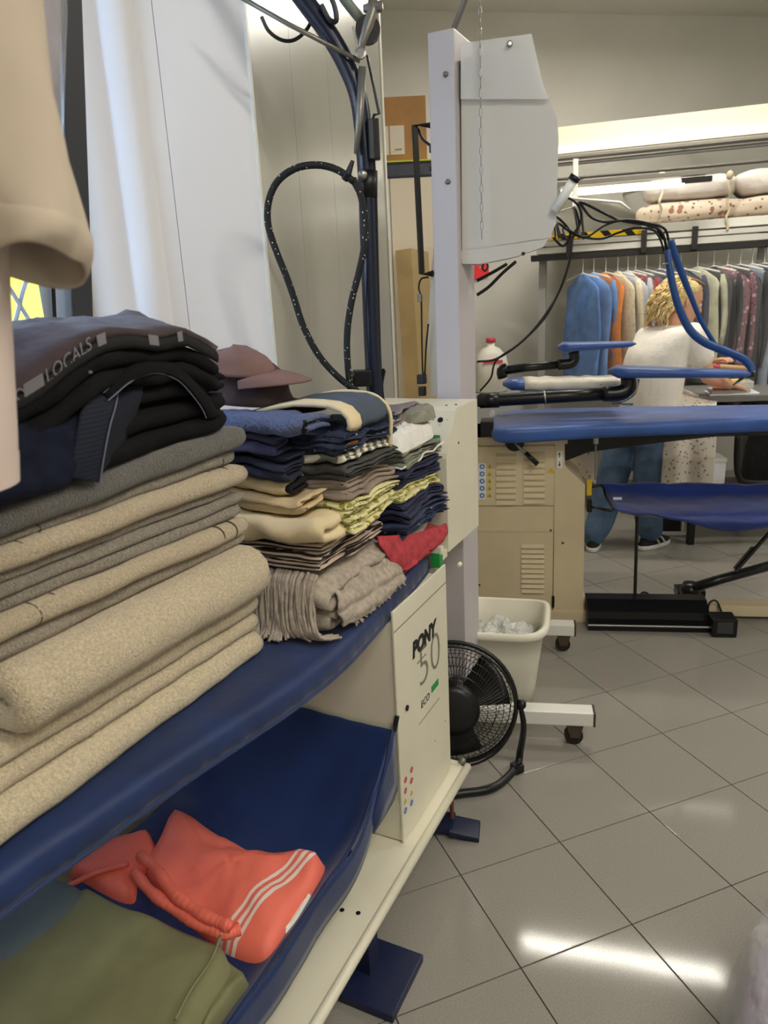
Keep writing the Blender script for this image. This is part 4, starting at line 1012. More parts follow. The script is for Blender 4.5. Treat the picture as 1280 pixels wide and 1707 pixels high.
# hood: broad folded sheet to the right of the post
def on_h(px, py, o=0.): return at_plane(px, py, BW(PS0 + .03, .056, 0) + V(0, o, 0), V(.12, 1, 0).normalized())
hd = [(768, 98), (800, 86), (885, 72), (900, 130), (929, 200), (931, 230), (927, 372), (915, 398), (770, 418)]
MB().prism([on_h(*q) for q in hd], V(.01, .10, 0)).build('hood', m_hood, FM)
MB().prism([on_h(*q) for q in ((768, 418), (915, 396), (905, 412), (860, 428), (800, 440), (770, 440))], V(.01, .09, .0)).build('hood_underside', m_hood, FM)
m_clear = M('milky_plastic', (230, 230, 228), rough=.25, alpha=.45)
MB().prism([on_h(*q, -.02) for q in ((768, 72), (886, 56), (905, 140), (915, 165), (768, 165))], V(0, .006, 0)).build('clear_splash_sheet', m_clear, FM)
MB().lathe(on_h(849, 74, -.025), V(0, -1, 0), [(.009, 0), (.009, .006), (.005, .01)], 10).build('sheet_bolt', m_steel, FM)
for px, py in ((872, 423),): MB().lathe(on_h(px, py, -.002), V(0, -1, 0), [(.006, 0), (.006, .002)], 8).build('rivet', m_black, FM)
MB().tube([on_h(806, 440, .02), on_h(804, 446, .02), on_h(808, 452, .02), on_h(813, 446, .02), on_h(812, 440, .02)], .003, 6, 3).build('hook', m_black, FM)
# square black guard on the post, with its plug hanging from it
gp = [(724, 209), (691, 209), (703, 456), (722, 456)]
MB().tube([on_s(*q, PS0 + .02) for q in gp], .0105, 4).build('square_guard', m_black, FM)
MB().tube([on_s(x, y, PS0 + .03) for x, y in ((697, 215), (705, 232), (720, 246), (722, 262), (718, 285))], .0045, 6, 4).build('guard_cable', m_black, FM, True)
MB().box(on_s(722, 248, PS0 + .03), B1 * .010, A1 * .01, Z * .012, .003).build('cable_block', m_black, FM)
MB().tube([on_s(x, y, PS0 + .03) for x, y in ((714, 462), (702, 465), (698, 480), (702, 500), (703, 560), (704, 610), (705, 625))], .003, 6, 4).build('hanging_cable', m_black, FM, True)
MB().tube([on_s(x, y, PS0 + .03) for x, y in ((714, 540), (710, 580), (708, 625))], .003, 6, 3).build('hanging_cable', m_black, FM, True)
MB().box(on_s(700, 497, PS0 + .03), B1 * .007, A1 * .006, Z * .012, .003).build('cable_switch', m_greymetal, FM)
pl_ = MB(); pl_.box(on_s(703, 632, PS0 + .03), B1 * .014, A1 * .012, Z * .016, .004); pl_.box(on_s(704, 652, PS0 + .03), B1 * .011, A1 * .010, Z * .016, .003); pl_.build('plug', m_black, FM)
MB().prism([on_s(x, y, PS0 + .05) for x, y in ((727, 380), (735, 660), (716, 662), (712, 560), (718, 460))], A1 * .006).build('milky_guard_sheet', m_clear, FM)
MB().prism([on_s(x, y, PS0 + .06) for x, y in ((722, 415), (729, 410), (730, 470), (723, 480))], A1 * .006).build('red_tag', m_inkred, FM)
# black tube arm with a cap on the right side of the hood
MB().tube([on_h(925, 352, -.01), on_h(957, 298, -.03)], .0145, 14).build('pipe_arm', m_alu, FM, True)
MB().tube([on_h(955, 301, -.03), on_h(960, 293, -.034)], .0165, 14).build('pipe_cap', m_black, FM, True)
# chain from the ceiling and the steel strut
ch = thing('chain', on_h(801, 240, -.06), 'thin steel chain hanging from the ceiling in front of the hood', 'chain')
c0, c1 = on_h(803, 398, -.035), on_h(801, 0, -.035)
top_ = V(c1.x, c1.y, CEIL)
L_ = (top_ - c0).length; nl = int(L_ / .026); dd = (top_ - c0).normalized(); cm = MB()
for i in range(nl):
    c = c0 + dd * (i * .026 + .012); w = V(1, 0, 0) if i % 2 else V(0, 1, 0)
    cm.tube([c + dd * (.014 * math.cos(k * math.pi / 4)) + w * (.0045 * math.sin(k * math.pi / 4)) for k in range(9)], .0013, 5, 0, False)
tag(cm.build('links', m_steel, ch, True), kind='stuff')
st = thing('steel_strut', on_h(748, 70, .06), 'grey steel strut slanting up from the hood to the ceiling', 'strut')
q0, q1 = on_h(746, 74, .05), on_h(777, -5, .05); dq = (q1 - q0); k_ = (CEIL - q0.z) / dq.z
MB().tube([q0, q0 + dq * k_], .009, 10).build('rod', m_steel, st, True)
MB().lathe(q0 + dq * k_ - Z * .012, Z, [(.03, 0), (.03, .012)], 14).build('ceiling_plate', m_steel, st)

# ================================================================== FLOOR FAN
m_fanblk = M('fan_black', (18, 18, 20), rough=.38)
FC = V(.205, 2.20, .275); fax = V(-.16, -1, .22).normalized(); FR = .205
FN = thing('floor_fan', V(.23, 2.2, 0), 'black round floor fan tilted up on a tube stand beside the table', 'fan')
fu = fax.cross(Z).normalized(); fv = fu.cross(fax).normalized()
def fpt(r, ph, d): return FC + (fu * math.cos(ph) + fv * math.sin(ph)) * r + fax * d
MB().tube([fpt(FR, 2 * math.pi * k / 48, 0) for k in range(49)], .008, 8, 0, False).build('rim', m_fanblk, FN, True)
MB().tube([fpt(FR * .985, 2 * math.pi * k / 48, .05) for k in range(49)], .004, 6, 0, False).build('rim_ring', m_fanblk, FN, True)
g = MB(); nw = 84
for i in range(nw):
    ph = 2 * math.pi * i / nw
    g.tube([fpt(FR * f, ph + .25 * (1 - f), .055 * (1 - f ** 4) + .03 * (1 - f)) for f in (1., .93, .8, .6, .42, .3)], .0011, 4, 0, False)
tag(g.build('front_grille_wires', m_fanblk, FN), kind='stuff')
g = MB()
for f in (.42, .55, .68, .8, .9): g.tube([fpt(FR * f, 2 * math.pi * k / 40, .055 * (1 - f ** 4) + .03 * (1 - f)) for k in range(41)], .0012, 4, 0, False)
tag(g.build('front_grille_rings', m_fanblk, FN), kind='stuff')
g = MB()
for i in range(60):
    ph = 2 * math.pi * i / 60
    g.tube([fpt(FR * f, ph - .5 * (1 - f), -.075 * (1 - f ** 3) - .01) for f in (1., .9, .7, .45, .2)], .0011, 4, 0, False)
for f in (.5, .75, .92): g.tube([fpt(FR * f, 2 * math.pi * k / 40, -.075 * (1 - f ** 3) - .01) for k in range(41)], .0012, 4, 0, False)
tag(g.build('back_grille_wires', m_fanblk, FN), kind='stuff')
MB().lathe(FC + fax * .074, fax, [(.082, 0), (.086, .006), (.06, .014), (.0, .018)], 24).build('hub_badge', m_fanblk, FN, True)
MB().lathe(FC - fax * .12, fax, [(.03, -.02), (.055, 0), (.06, .06), (.03, .08)], 20).build('motor', m_fanblk, FN, True)
for b in range(3):
    rows = []
    for i in range(8):
        f = .2 + .7 * i / 7
        rows.append([fpt(FR * f, 2 * math.pi * b / 3 + .5 + (j / 6 - .5) * (1.1 - .1 * i / 7), (j / 6 - .5) * .06 * (1.1 - .4 * f)) for j in range(7)])
    MB().grid(rows, .002).build('blade', m_fanblk, FN, True)
pr_ = FC + fu * (FR + .012) if fu.x > 0 else FC - fu * (FR + .012)
pl_ = FC - fu * (FR + .012) if fu.x > 0 else FC + fu * (FR + .012)
MB().lathe(pr_, (pr_ - pl_), [(.016, -.008), (.016, .012), (.008, .02)], 12).build('pivot_knob', m_fanblk, FN, True)
MB().lathe(pl_, (pl_ - pr_), [(.016, -.008), (.016, .012), (.008, .02)], 12).build('pivot_knob', m_fanblk, FN, True)
f0, f1 = at_z(860, 1280, .016), at_z(772, 1322, .016)
fl0 = V(.02, 2.16, .016)
MB().tube([pr_, pr_ + V(.012, -.005, -.08), V(f0.x + .02, f0.y + .03, .06), V(f0.x, f0.y, .018), V(.32, 2.09, .016), V(f1.x, f1.y, .016), V(.11, 2.06, .016), V(.03, 2.11, .016), pl_ + V(-.012, -.005, -.12), pl_], [.008, .010, .0125, .0135, .0135, .0135, .0135, .0125, .010, .008], 12, 8).build('stand_tube', m_fanblk, FN, True)
MB().box(V(f0.x + .004, f0.y + .002, .016), V(.016, .008, 0), V(-.008, .016, 0), Z * .0155, .004).build('stand_foot', m_fanblk, FN)

# ================================================================== WHITE PLASTIC BIN
m_binp = M('white_polythene', (226, 222, 205), rough=.35, var=.02, vscale=4)
BN = thing('plastic_bin', V(.46, 2.66, 0), 'white plastic bin full of clear wrap between the machine legs', 'bin')
bc = V(.45, 2.69, 0); bx, by = V(math.cos(R(-14)), math.sin(R(-14)), 0), V(-math.sin(R(-14)), math.cos(R(-14)), 0)
def srect(hx, hy, z, e=.45, wav=0.):
    r = []
    for k in range(48):
        ph = 2 * math.pi * k / 48; c, s = math.cos(ph), math.sin(ph)
        r.append(bc + bx * (hx * math.copysign(abs(c) ** e, c)) + by * (hy * math.copysign(abs(s) ** e, s)) + Z * (z + wav * math.cos(2 * ph)))
    return r
outer = [srect(.112, .105, .002), srect(.12, .112, .004), srect(.135, .13, .10), srect(.152, .15, .24), srect(.165, .165, .335, wav=.006), srect(.182, .182, .342, wav=.008), srect(.187, .187, .352, wav=.008), srect(.184, .184, .366, wav=.008), srect(.172, .172, .372, wav=.008), srect(.162, .162, .366, wav=.008), srect(.149, .147, .24), srect(.13, .125, .10), srect(.115, .108, .012), srect(.02, .02, .010)]
MB().loft(outer, True).build('body', m_binp, BN, True)
m_wrap = M('crumpled_wrap', (225, 226, 220), rough=.15, alpha=.8, bump=1., bscale=40, bdist=.02, spec=.9)
wr_ = thing('crumpled_wrap', bc + Z * .2, 'heap of crumpled clear plastic wrap inside the white bin', 'plastic wrap')
patch('film', m_wrap, [srect(.135, .133, 0)[k] for k in range(0, 48, 4)], .235, .070, wr_, seed=41, rings=16, p=3., wr=.038, wsc=22., k=5)
# ================================================================== SECOND IRONING TABLE, IN THE MIDDLE OF THE SHOP
m_beige = M('beige_enamel', (214, 198, 164), rough=.42, var=.03, vscale=4)
m_blue2 = M('blue_cover', (50, 86, 156), rough=.42, var=.08, vscale=6, bump=.2, bscale=20, bdist=.005, sheen=.2)
m_blue3 = M('blue_catch_cloth', (20, 46, 118), rough=.5, var=.10, vscale=6, bump=.25, bscale=12, bdist=.012, sheen=.2)
m_blue4 = M('blue_tube', (34, 76, 140), rough=.35)
m_blkmet = M('black_metal', (20, 20, 22), rough=.3)
A2, B2 = frame(10.)
F0 = V(.962, 3.371, 0)
I2 = thing('ironing_table', F0 + A2 * .3, 'beige ironing table with blue board and louvred cabinet in the middle of the shop', 'ironing table')
def fp(px, py, o=0.): return at_plane(px, py, F0 - A2 * o, A2)
def fuv(px, py): d = fp(px, py) - F0; return d.dot(B2), d.z
def fbox(u0, u1, z0, z1, d0, d1, bev=.003): return MB().box(F0 + B2 * ((u0 + u1) / 2) + A2 * ((d0 + d1) / 2) + Z * ((z0 + z1) / 2), B2 * ((u1 - u0) / 2), A2 * ((d1 - d0) / 2), Z * ((z1 - z0) / 2), bev)
UL = fuv(797, 800)[0] - .22; UR = fuv(925, 900)[0]
ztop = fuv(925, 728)[1]
fbox(UL, UR + .012, .06, ztop, .012, .42).build('cabinet', m_beige, I2)
fbox(UL - .01, UR + .05, ztop - .035, ztop, -.002, .42).build('cabinet_head', m_beige, I2)
z_a, z_b = fuv(860, 744)[1], fuv(860, 843)[1]; z_c, z_d = fuv(860, 885)[1], fuv(870, 1018)[1]
up_ = fbox(UL, UR - .004, z_b, z_a, .0, .012, .002).build('upper_door', m_beige, I2)
md_ = fbox(UL, UR - .004, z_c + .006, z_b - .004, .006, .014, .001).build('middle_panel', m_beige, I2)
lo_ = fbox(UL, UR - .008, z_d, z_c, .0, .012, .002).build('lower_door', m_beige, I2)
fbox(UL, UR - .008, z_c - .004, z_c + .008, -.004, .01, .002).build('door_edge', m_beige, lo_)
pil = [fp(925, 728), fp(941, 728), fp(941, 776), fp(975, 808), fp(972, 1000), fp(972, 1022), fp(922, 1022)]
MB().prism([q - A2 * .004 for q in pil], A2 * .40).build('side_pillar', m_beige, I2)
fbox(UR - .03, .03, .0, .058, -.02, .44).build('base_rail', m_beige, I2)
fbox(UL, UR, .0, .058, .02, .42).build('base_rail', m_beige, I2)
fbox(.03, .95, .02, .075, .05, .13).build('base_beam', m_beige, I2)
MB().box(fp(922, 1003, .004), B2 * .006, A2 * .006, Z * .03, .002).build('latch', m_black, lo_)
for px, py in ((938, 905), (918, 884), (799, 975)): MB().lathe(fp(px, py, .005), -A2, [(.006, 0), (.006, .003), (.003, .005)], 8).build('screw', m_brown, I2)
def louvres(par, x0, x1, ys):
    for y in ys:
        a_, b_ = fp(x0, y), fp(x1, y); c = (a_ + b_) / 2; hl = (b_ - a_).length / 2
        MB().prism([c - B2 * hl + Z * .011, c - B2 * hl - A2 * .012 - Z * .004, c - B2 * hl - A2 * .010 - Z * .008, c - B2 * hl - Z * .010], B2 * 2 * hl).build('louvre', m_beige, par)
louvres(up_, 827, 860, [759 + 10 * k for k in range(9)]); louvres(up_, 873, 908, [757 + 10 * k for k in range(9)])
louvres(lo_, 869, 907, [911 + 8.3 * k for k in range(10)])
lab = MB().prism([fp(797, 772, .001), fp(810, 772, .001), fp(810, 832, .001), fp(797, 832, .001)], -A2 * .0006).build('sign_strip', M('white_sticker', (230, 230, 228), rough=.5), up_)
for k in range(5):
    c = fp(803.5, 778 + 12 * k, .0022); MB().lathe(c, -A2, [(.0125, 0), (.0125, .0006)], 14).build('blue_sign', m_inkblue, lab)
    MB().lathe(c - A2 * .0007, -A2, [(.006, 0), (.006, .0005)], 8).build('sign_figure', MATS['white_sticker'], lab)
    tri(fp(816, 778 + 12 * k, .0022), B2, Z, -A2, .015).build('yellow_sign', m_inkyel, lab)
    MB().box(fp(816, 779 + 12 * k, .0032), B2 * .002, A2 * .0004, Z * .005).build('sign_mark', m_ink, lab)
tri(fp(918, 785, .003), B2, Z, -A2, .018).build('yellow_sign', m_inkyel, up_)
wl_ = MB().prism([fp(928, 752, .008), fp(937, 752, .008), fp(937, 781, .008), fp(928, 781, .008)], -A2 * .0008).build('arrow_label', MATS['white_sticker'], I2)
for py, sg in ((758, 1), (774, -1)):
    c = fp(932.5, py, .0095); MB().prism([c + Z * .012 * sg, c - B2 * .006, c + B2 * .006], -A2 * .0005).build('arrow', m_ink, wl_); MB().box(c - Z * .006 * sg, B2 * .002, A2 * .0004, Z * .008).build('arrow_stem', m_ink, wl_)
MB().box(fp(982, 812, .0), B2 * .012, A2 * .008, Z * .04, .004).build('yellow_tag', m_inkyel, I2)
kb = fp(858, 736, .03)
MB().lathe(kb, -A2, [(.045, -.02), (.045, .012), (.03, .02)], 20).build('clamp_knob', m_blkmet, I2, True)
MB().tube([kb - A2 * .015, fp(868, 748, .05), fp(878, 757, .05)], .008, 8).build('clamp_lever', m_steel, I2, True)
MB().tube([fp(876, 755, .05), fp(896, 774, .055)], [.010, .013], 10).build('lever_grip', m_blkmet, I2, True)
# board
ZB = 1.005
def bz(px, py, z=ZB): return at_z(px, py, z)
pts = [bz(815, 706), bz(828, 716), bz(900, 714), bz(1000, 708), bz(1150, 702), bz(1300, 696), bz(1420, 690), bz(1420, 672), bz(1280, 674), bz(1100, 676), bz(950, 679), bz(850, 683), bz(822, 690)]
ol2 = sp_pts(pts + [pts[0]], 6)[:-1]; cen2 = sum(ol2, Vector()) / len(ol2)
rg = []
for ins, z in ((.5, ZB), (.03, ZB), (.008, ZB - .006), (0, ZB - .02), (.0, ZB - .045), (.012, ZB - .062), (.5, ZB - .055)):
    rg.append([V(q.x, q.y, z + .002 * noise.noise(q * 8)) + (cen2 - q).normalized() * (ins if ins < .4 else (cen2 - q).length * .6) for q in ol2])
b2o = MB().loft(rg, True).build('padded_board', m_blue2, I2, True)
q = bz(838, 692); MB().box(q + Z * .002, B2 * .016, A2 * .008, Z * .001).build('care_label', MATS['white_sticker'], b2o)
# black suction duct beneath the board
du = [at_y(930, 724, 3.42), at_y(1200, 717, 3.32), at_y(1420, 712, 3.22), at_y(1420, 722, 3.22), at_y(1190, 728, 3.32), at_y(1100, 738, 3.36), at_y(980, 754, 3.42), at_y(944, 768, 3.43), at_y(930, 760, 3.43)]
MB().prism(du, A2 * .22).build('suction_duct', m_blkmet, I2)
cl_ = at_y(813, 700, 3.3)
MB().box(at_y(812, 712, 3.38), B2 * .03, A2 * .06, Z * .035, .006).build('board_hinge', m_blkmet, I2)
MB().lathe(at_y(820, 689, 3.34), -A2, [(.013, 0), (.013, .02)], 10).build('hinge_pin', m_lilac, I2)
MB().tube([at_y(993, 742, 3.28), at_y(992, 800, 3.28)], .004, 8).build('support_rod', m_greymetal, I2)
MB().lathe(at_y(993, 736, 3.28), Z, [(.012, -.01), (.012, .016), (.006, .02)], 10).build('rod_head', m_steel, I2)
# black swivel pipes and the two sleeve boards
MB().tube([at_y(796, 668, 3.52), at_y(830, 667, 3.50), at_y(930, 661, 3.46), at_y(1015, 656, 3.42)], .030, 18).build('swivel_pipe', m_blkmet, I2, True)
MB().tube([at_y(800, 668, 3.52), at_y(832, 667, 3.50)], .036, 18).build('pipe_sleeve', m_blkmet, I2, True)
MB().tube([at_y(1005, 657, 3.42), at_y(1034, 655, 3.41), at_y(1047, 645, 3.41), at_y(1047, 628, 3.41)], [.034, .036, .036, .034], 18, 4).build('pipe_elbow', m_blkmet, I2, True)
MB().tube([at_y(906, 662.5, 3.467), at_y(909, 662, 3.466)], .0325, 18).build('pipe_ring', m_steel, I2, True)
def sleeve_board(p0, p1, w, th, name):
    d = (p1 - p0); L = d.length; d.normalize(); e = Z.cross(d).normalized()
    rr = []
    for i in range(15):
        u = i / 14; k = min(1., (u / .06 + .05)) ** .5 * min(1., ((1 - u) / .10 + .05)) ** .5 * (1 - .25 * u)
        rr.append([p0 + d * (L * u) + e * (w * k * math.copysign(abs(math.cos(ph)) ** .6, math.cos(ph))) + Z * (th * (1 - .45 * u) * min(1, k * 1.4) * math.copysign(abs(math.sin(ph)) ** .7, math.sin(ph))) for ph in [2 * math.pi * k2 / 24 for k2 in range(24)]])
    return MB().loft(rr, True).build(name, m_blue2, I2, True)
sleeve_board(at_y(1013, 619, 3.42), at_y(1256, 623, 3.28), .075, .029, 'sleeve_board')
sleeve_board(at_y(929, 579, 3.72), at_y(1060, 573, 3.66), .065, .024, 'sleeve_board')
MB().tube([at_y(838, 618, 3.78), at_y(880, 612, 3.76), at_y(935, 607, 3.74)], .022, 16).build('swivel_pipe', m_blkmet, I2, True)
MB().tube([at_y(838, 630, 3.78), at_y(836, 618, 3.78), at_y(845, 613, 3.78)], .026, 14, 3).build('pipe_elbow', m_blkmet, I2, True)
MB().tube([at_y(930, 608, 3.74), at_y(950, 606, 3.73), at_y(957, 598, 3.73), at_y(956, 586, 3.73)], .027, 16, 4).build('pipe_elbow', m_blkmet, I2, True)
wb_ = sleeve_board(at_y(838, 640, 3.66), at_y(1032, 638, 3.60), .10, .028, 'sleeve_board')
m_spot = printed('white_spotted', (228, 222, 208), [((170, 150, 130), 30., .10)])
p0, p1 = at_y(872, 640, 3.655), at_y(1034, 637, 3.60); d = (p1 - p0).normalized(); e = Z.cross(d)
MB().loft([[p0 + (p1 - p0) * u + e * (.104 * (1 - .1 * u) * math.copysign(abs(math.cos(ph)) ** .6, math.cos(ph))) + Z * (.031 * math.copysign(abs(math.sin(ph)) ** .7, math.sin(ph)) + .003 * math.sin(u * 30)) for ph in [2 * math.pi * k / 24 for k in range(24)]] for u in [i / 12 for i in range(13)]], True).build('white_cover', m_spot, I2, True)
MB().box(at_y(858, 634, 3.56), d * .012, e * .006, Z * .002).build('care_label', MATS['white_sticker'], wb_)
MB().tube([at_y(1064, 632, 3.36), at_y(1058, 655, 3.36), at_y(1040, 668, 3.36), at_y(1020, 672, 3.36)], .006, 8, 4).build('board_cable', m_blkmet, I2)
MB().tube([at_y(1062, 633, 3.355), at_y(1061, 650, 3.35), at_y(1048, 664, 3.355)], .004, 6, 4).build('board_wire', m_steel, I2)
# blue swan-neck arm carrying the iron lead
sw1 = [(1112, 418), (1115, 440), (1121, 475), (1132, 514), (1150, 550), (1175, 571), (1209, 585), (1237, 597), (1250, 610), (1254, 620)]
MB().tube([at_y(x, y, 3.42 - .012 * i) for i, (x, y) in enumerate(sw1)], [.014, .015, .016, .017, .018, .019, .019, .018, .017, .014], 12, 6).build('swan_neck_arm', m_blue4, I2, True)
sw2 = [(1118, 400), (1126, 428), (1138, 460), (1152, 495), (1166, 530), (1178, 552), (1190, 572), (1196, 586)]
MB().tube([at_y(x, y, 3.62) for x, y in sw2], [.015, .017, .016, .013, .011, .011, .011, .011], 12, 5).build('swan_neck_arm', m_blue4, I2, True)
MB().tube([at_y(1105, 441, 3.40), at_y(1120, 437, 3.40), at_y(1124, 470, 3.40)], .005, 6).build('clip', m_steel, I2)
MB().tube([at_y(1240, 626, 3.28), at_y(1222, 642, 3.26), at_y(1258, 619, 3.28)], .005, 6).build('arm_link', m_steel, I2)
MB().box(at_y(1249, 624, 3.27), B2 * .016, A2 * .012, Z * .012, .003).build('arm_end', m_blkmet, I2)
# catch cloth on its black frame
def cl(px, py, Y): return at_y(px, py, Y)
rows = [[cl(1000, 806, 3.5), cl(1070, 806, 3.5), cl(1140, 806, 3.48), cl(1210, 807, 3.44), cl(1300, 807, 3.4), cl(1420, 806, 3.36)],
        [cl(1012, 826, 3.42), cl(1075, 830, 3.42), cl(1140, 832, 3.40), cl(1210, 832, 3.36), cl(1300, 830, 3.32), cl(1420, 828, 3.3)],
        [cl(1022, 850, 3.22), cl(1080, 852, 3.2), cl(1140, 856, 3.18), cl(1205, 858, 3.14), cl(1290, 856, 3.1), cl(1420, 848, 3.08)],
        [cl(1030, 853, 3.19), cl(1085, 858, 3.17), cl(1140, 868, 3.14), cl(1208, 886, 3.12), cl(1290, 876, 3.08), cl(1420, 862, 3.06)],
        [cl(1036, 855, 3.25), cl(1090, 860, 3.25), cl(1145, 864, 3.24), cl(1212, 874, 3.22), cl(1290, 870, 3.2), cl(1420, 858, 3.18)]]
rows = smooth_rows(rows, 6, 8)
for r in rows:
    for p in r: p += V(0, .012, .008) * fbm(p, 9., 6)
cco = MB().grid(rows, .004).build('catch_cloth', m_blue3, I2, True)
MB().box(cl(1029, 831, 3.36), B2 * .02, A2 * .003, Z * .006).build('care_label', MATS['white_sticker'], cco)
MB().tube([cl(986, 812, 3.42), cl(1004, 810, 3.42), cl(1010, 828, 3.36), cl(1022, 850, 3.2), cl(1000, 848, 3.24), cl(985, 845, 3.36)], .007, 8, 3).build('cloth_frame', m_blkmet, cco, True)
MB().box(cl(982, 842, 3.36), B2 * .012, A2 * .02, Z * .03, .004).build('frame_bracket', m_blkmet, I2)
MB().tube([cl(1062, 860, 3.28), cl(1060, 930, 3.28), cl(1058, 1000, 3.28)], .008, 10).build('pedal_rod', m_blkmet, I2)
# strut and brace on the right
MB().tube([at_y(1160, 978, 3.40), at_y(1200, 966, 3.40), at_y(1330, 930, 3.38)], .024, 14).build('floor_strut', m_blkmet, I2, True)
MB().tube([at_y(1226, 952, 3.36), at_y(1300, 868, 3.36)], .010, 8).build('brace', m_blkmet, I2)
MB().prism([at_y(1222, 948, 3.37), at_y(1232, 948, 3.37), at_y(1262, 912, 3.37), at_y(1252, 912, 3.37)], A2 * .01).build('brace_plate', m_greymetal, I2)
MB().lathe(at_z(1150, 990, .07), Z, [(.05, 0), (.05, .03), (.035, .06)], 18).build('strut_swivel', m_blkmet, I2, True)
MB().box(at_z(1148, 1001, .0) + Z * .05, B2 * .068, A2 * .05, Z * .022, .004).build('swivel_plate', m_blkmet, I2)
MB().box(at_z(1148, 1001, .0) + Z * .05 - A2 * .0505, B2 * .055, A2 * .001, Z * .011).build('plate_label', m_greymetal, I2)

FP = thing('foot_pedal', at_z(1090, 1050, 0), 'long black foot pedal bar lying on the floor under the blue table', 'pedal')
pa, pb = at_z(980, 1051, 0), at_z(1184, 1055, 0); d = (pb - pa).normalized(); e = Z.cross(d); L = (pb - pa).length
prof = [(-.0, .0), (-.0, .035), (.03, .05), (.035, .085), (.10, .125), (.16, .13), (.16, 0)]
MB().prism([pa + e * u + Z * z for u, z in prof], d * L).build('pedal_bar', m_blkmet, FP)
MB().tube([pa + e * -.002 + Z * .03, pb + e * -.002 + Z * .03], .006, 8).build('bright_edge', m_steel, FP)
q = at_z(1205, 1060, 0)
MB().box(q + Z * .045 + e * .03, d * .055, e * .05, Z * .044, .006).build('switch_box', m_blkmet, FP)
MB().box(q + Z * .05 - e * .021, d * .035, e * .002, Z * .028, .001).build('switch_plate', MATS['dark_grey_plastic'], FP)
MB().tube([at_y(1178, 1030, 3.3), at_y(1182, 1006, 3.3), at_y(1194, 1002, 3.3), at_y(1204, 1024, 3.28)], .005, 8, 4).build('pedal_cable', m_blkmet, FP)
MB().tube([at_y(1064, 1002, 3.4), at_y(1070, 988, 3.4), at_y(1080, 990, 3.4), at_y(1083, 1002, 3.4)], .005, 8, 4).build('pedal_cable', m_blkmet, FP)
# ================================================================== GARMENT CONVEYOR AT THE BACK
m_silver = M('anodised_rail', (205, 204, 196), rough=.35, metal=.25); m_dkrail = M('dark_rail', (34, 32, 30), rough=.5)
R0 = at_y(890, 433, 5.4); R0.z = 0; dr = V(math.cos(R(-19)), math.sin(R(-19)), 0); nr = V(dr.y, -dr.x, 0)     # nr towards the camera side
def on_r(px, py, o=0.): return at_plane(px, py, R0 + nr * o, nr)
CV = thing('garment_conveyor', R0 + dr * 1.2, 'aluminium garment conveyor rail running along the back of the shop', 'conveyor')
zr = [on_r(905, y).z for y in (404, 413, 425, 435)]
def rbox(t0, t1, z0, z1, o0, o1, bev=.003): return MB().box(R0 + dr * ((t0 + t1) / 2) + nr * ((o0 + o1) / 2) + Z * ((z0 + z1) / 2), dr * ((t1 - t0) / 2), nr * ((o1 - o0) / 2), Z * ((z1 - z0) / 2), bev)
rbox(.02, 3.0, zr[1] + .004, zr[0], -.06, .03).build('upper_rail', m_silver, CV)
rbox(.02, 3.0, zr[2] + .004, zr[1] - .004, -.06, .025).build('lower_rail', m_silver, CV)
rbox(-.02, 3.0, zr[3], zr[2], -.06, .02).build('hanging_track', m_dkrail, CV)
for t in [.24, .72, 1.03, 1.5, 1.75, 2.05, 2.4]:
    b = MB(); b.box(R0 + dr * t + nr * .04 + Z * ((zr[0] + zr[3]) / 2 + .02), dr * .018, nr * .014, Z * ((zr[0] - zr[3]) / 2 + .01), .004); b.build('track_bracket', m_dkrail, CV)
for t in (.05, 1.45, 2.75): MB().box(R0 + dr * t - nr * .10 + Z * (zr[0] / 2), dr * .025, nr * .025, Z * (zr[0] / 2), .003).build('upright', M('grey_post', (150, 150, 146), rough=.5), CV)
zs = zr[0] + .012
SH0 = .02
rbox(.70, 3.0, zs, zs + .055, -.62, .02).build('shelf_board', m_trim, CV)
tp = rbox(.12, .72, zs - .004, zs + .035, -.02, .005).build('hazard_tape', stripes('hazard_stripe', (238, 196, 20), (24, 22, 20), 7.0, tuple(dr + Z * .9), .62), CV)
rbox(.10, .72, zs - .006, zs + .03, -.62, -.02).build('shelf_board', m_trim, CV)
